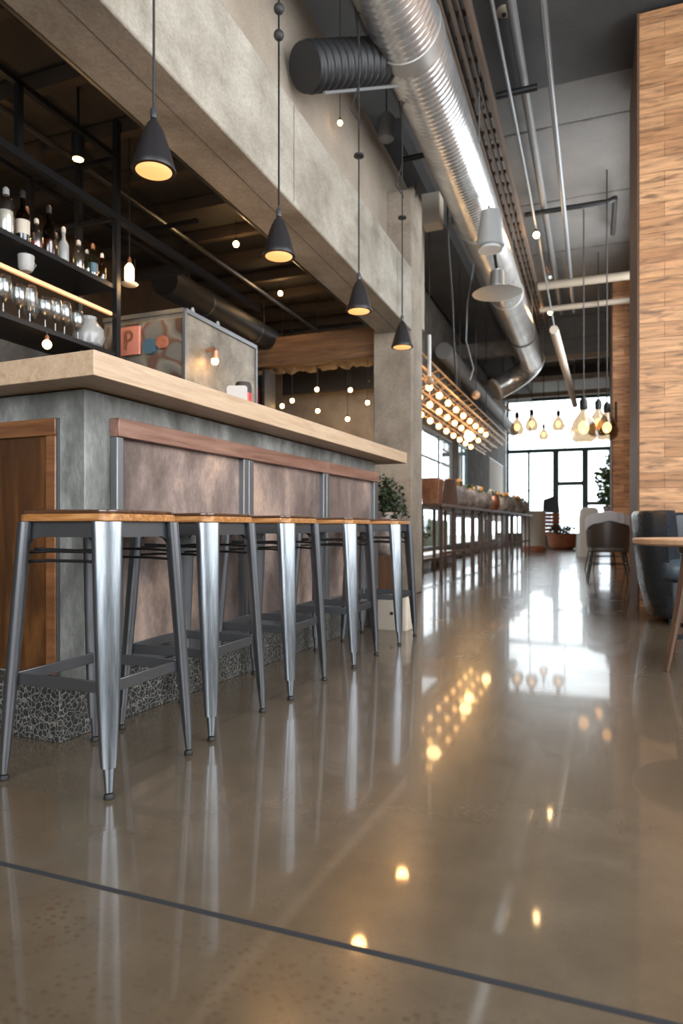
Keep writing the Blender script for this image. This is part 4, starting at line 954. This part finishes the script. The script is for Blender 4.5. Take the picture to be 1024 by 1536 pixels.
shell_chair((.14, 11.9, 0), .3, 'dark shell chair farther down, mostly hidden behind the nearer one', 'chair_shell', .27)
def throw(loc, w, rot, mat, lab, drop=.12):
    rings = []
    for k in range(25):
        a = math.radians(-90 - 84 + 168 * k / 24); dip = .05 * (abs(k - 12) / 12) ** 2 + .004 * math.sin(k * .9) - .035 * (1 - (abs(k - 12) / 12) ** 2)
        ro = w * 1.06 + .012 * math.sin(k * 2.3); ri = w - .05
        c_, s_ = math.cos(a), math.sin(a)
        rings.append([(ro * c_, ro*.88 * s_, .835 - drop - dip*1.8), (ro * c_, ro*.88 * s_, .82 - dip), (ro*.96 * c_, ro*.85 * s_, .865 - dip), (ri * .9 * c_, ri*.76 * s_, .875 - dip), (ri*.78 * c_, ri*.66 * s_, .82 - dip), (ri*.78 * c_, ri*.66 * s_, .70 - dip),
                      (ri*.82 * c_, ri*.70 * s_, .70 - dip), (ri*.84 * c_, ri*.70 * s_, .81 - dip), (ri * .92 * c_, ri*.76 * s_, .858 - dip), (ro*.93 * c_, ro*.82 * s_, .848 - dip), (ro*.97 * c_, ro*.85 * s_, .81 - dip), (ro*.975 * c_, ro*.86 * s_, .835 - drop - dip*1.8)])
    o = MB().loft(rings).build('blanket', mat, None, smooth=60, loc=loc, rotz=rot); tag(o, lab, 'blanket'); return o
throw((.155, 9.45, .02), .275, .05, 'grey_cloth', 'grey blanket draped over the back of the brown shell chair')
t = thing('slipcover_chair', 'pale slipcovered chair behind the shell chairs', 'chair', (-.19, 17.4, 0), .2); t.scale = (.95, .95, 1.14)
MB().loft([rr3(.25, .25, .05, 0), rr3(.24, .24, .05, .45), rr3(.23, .24, .05, .5)]).build('skirt', 'light_cloth', t); MB().loft([rr3(.24, .06, .05, .4, -.2), rr3(.25, .07, .05, .8, -.22), rr3(.22, .06, .05, 1.0, -.23), rr3(.14, .03, .03, 1.05, -.23)]).build('back', 'light_cloth', t, smooth=60)

# round table at right edge
t = thing('round_table', 'round oak table with splayed wooden legs at the right edge', 'table', (.66, 3.95, 0))
def circ(r, z): return [(r*math.cos(2*PI*k/56), r*math.sin(2*PI*k/56), z) for k in range(56)]
MB().loft([circ(.45, .632), circ(.47, .642), circ(.475, .662), circ(.468, .668)]).build('tabletop', 'oak_table', t, smooth=30)
for a in (215, 305, 35, 125):
    c, s = math.cos(math.radians(a)), math.sin(math.radians(a))
    m = MB(); m.loft([[Vector((c*r0, s*r0, z)) + Vector((-s*i*w + c*j*w*.6, c*i*w + s*j*w*.6, 0)) for i, j in ((-1,-1),(1,-1),(1,1),(-1,1))] for r0, z, w in ((.40, 0, .014), (.33, .30, .020), (.27, .60, .024), (.25, .633, .024))]); m.build('leg', 'leg_wood', t, .003)
r = .345
for a in (215, 305): 
    c, s = math.cos(math.radians(a)), math.sin(math.radians(a)); MB().beam((c*r, s*r, .17), (-c*r, -s*r, .17), .022, .022).build('stretcher', 'black_metal', t)
MB().tube([(0, 0, .59), (0, 0, .634)], .25, 32).build('apron', 'leg_wood', t)

# ------------------------------------------------------------------ outside
struct('ground', MB().box(-30, 20, 26.2, 60, -.2, -.05).box(-30, -6.1, -20, 26.2, -.2, -.05), 'paving', 'pale paving outside the windows', 'ground')
h = thing('hedge', 'soft grey-green hedge outside the side window', 'hedge', (-5.2, 13, 0)); m = MB(); m.box(-.4, .3, -3.2, 10.5, 0, .95)
m.build('hedge_body', 'hedge', h, .05); m = MB(); leaves(m, (0, 3.7, .6), (.5, 6.9, .55), 3000, .16, random.Random(12), .6); m.build('foliage', 'leaf', h)
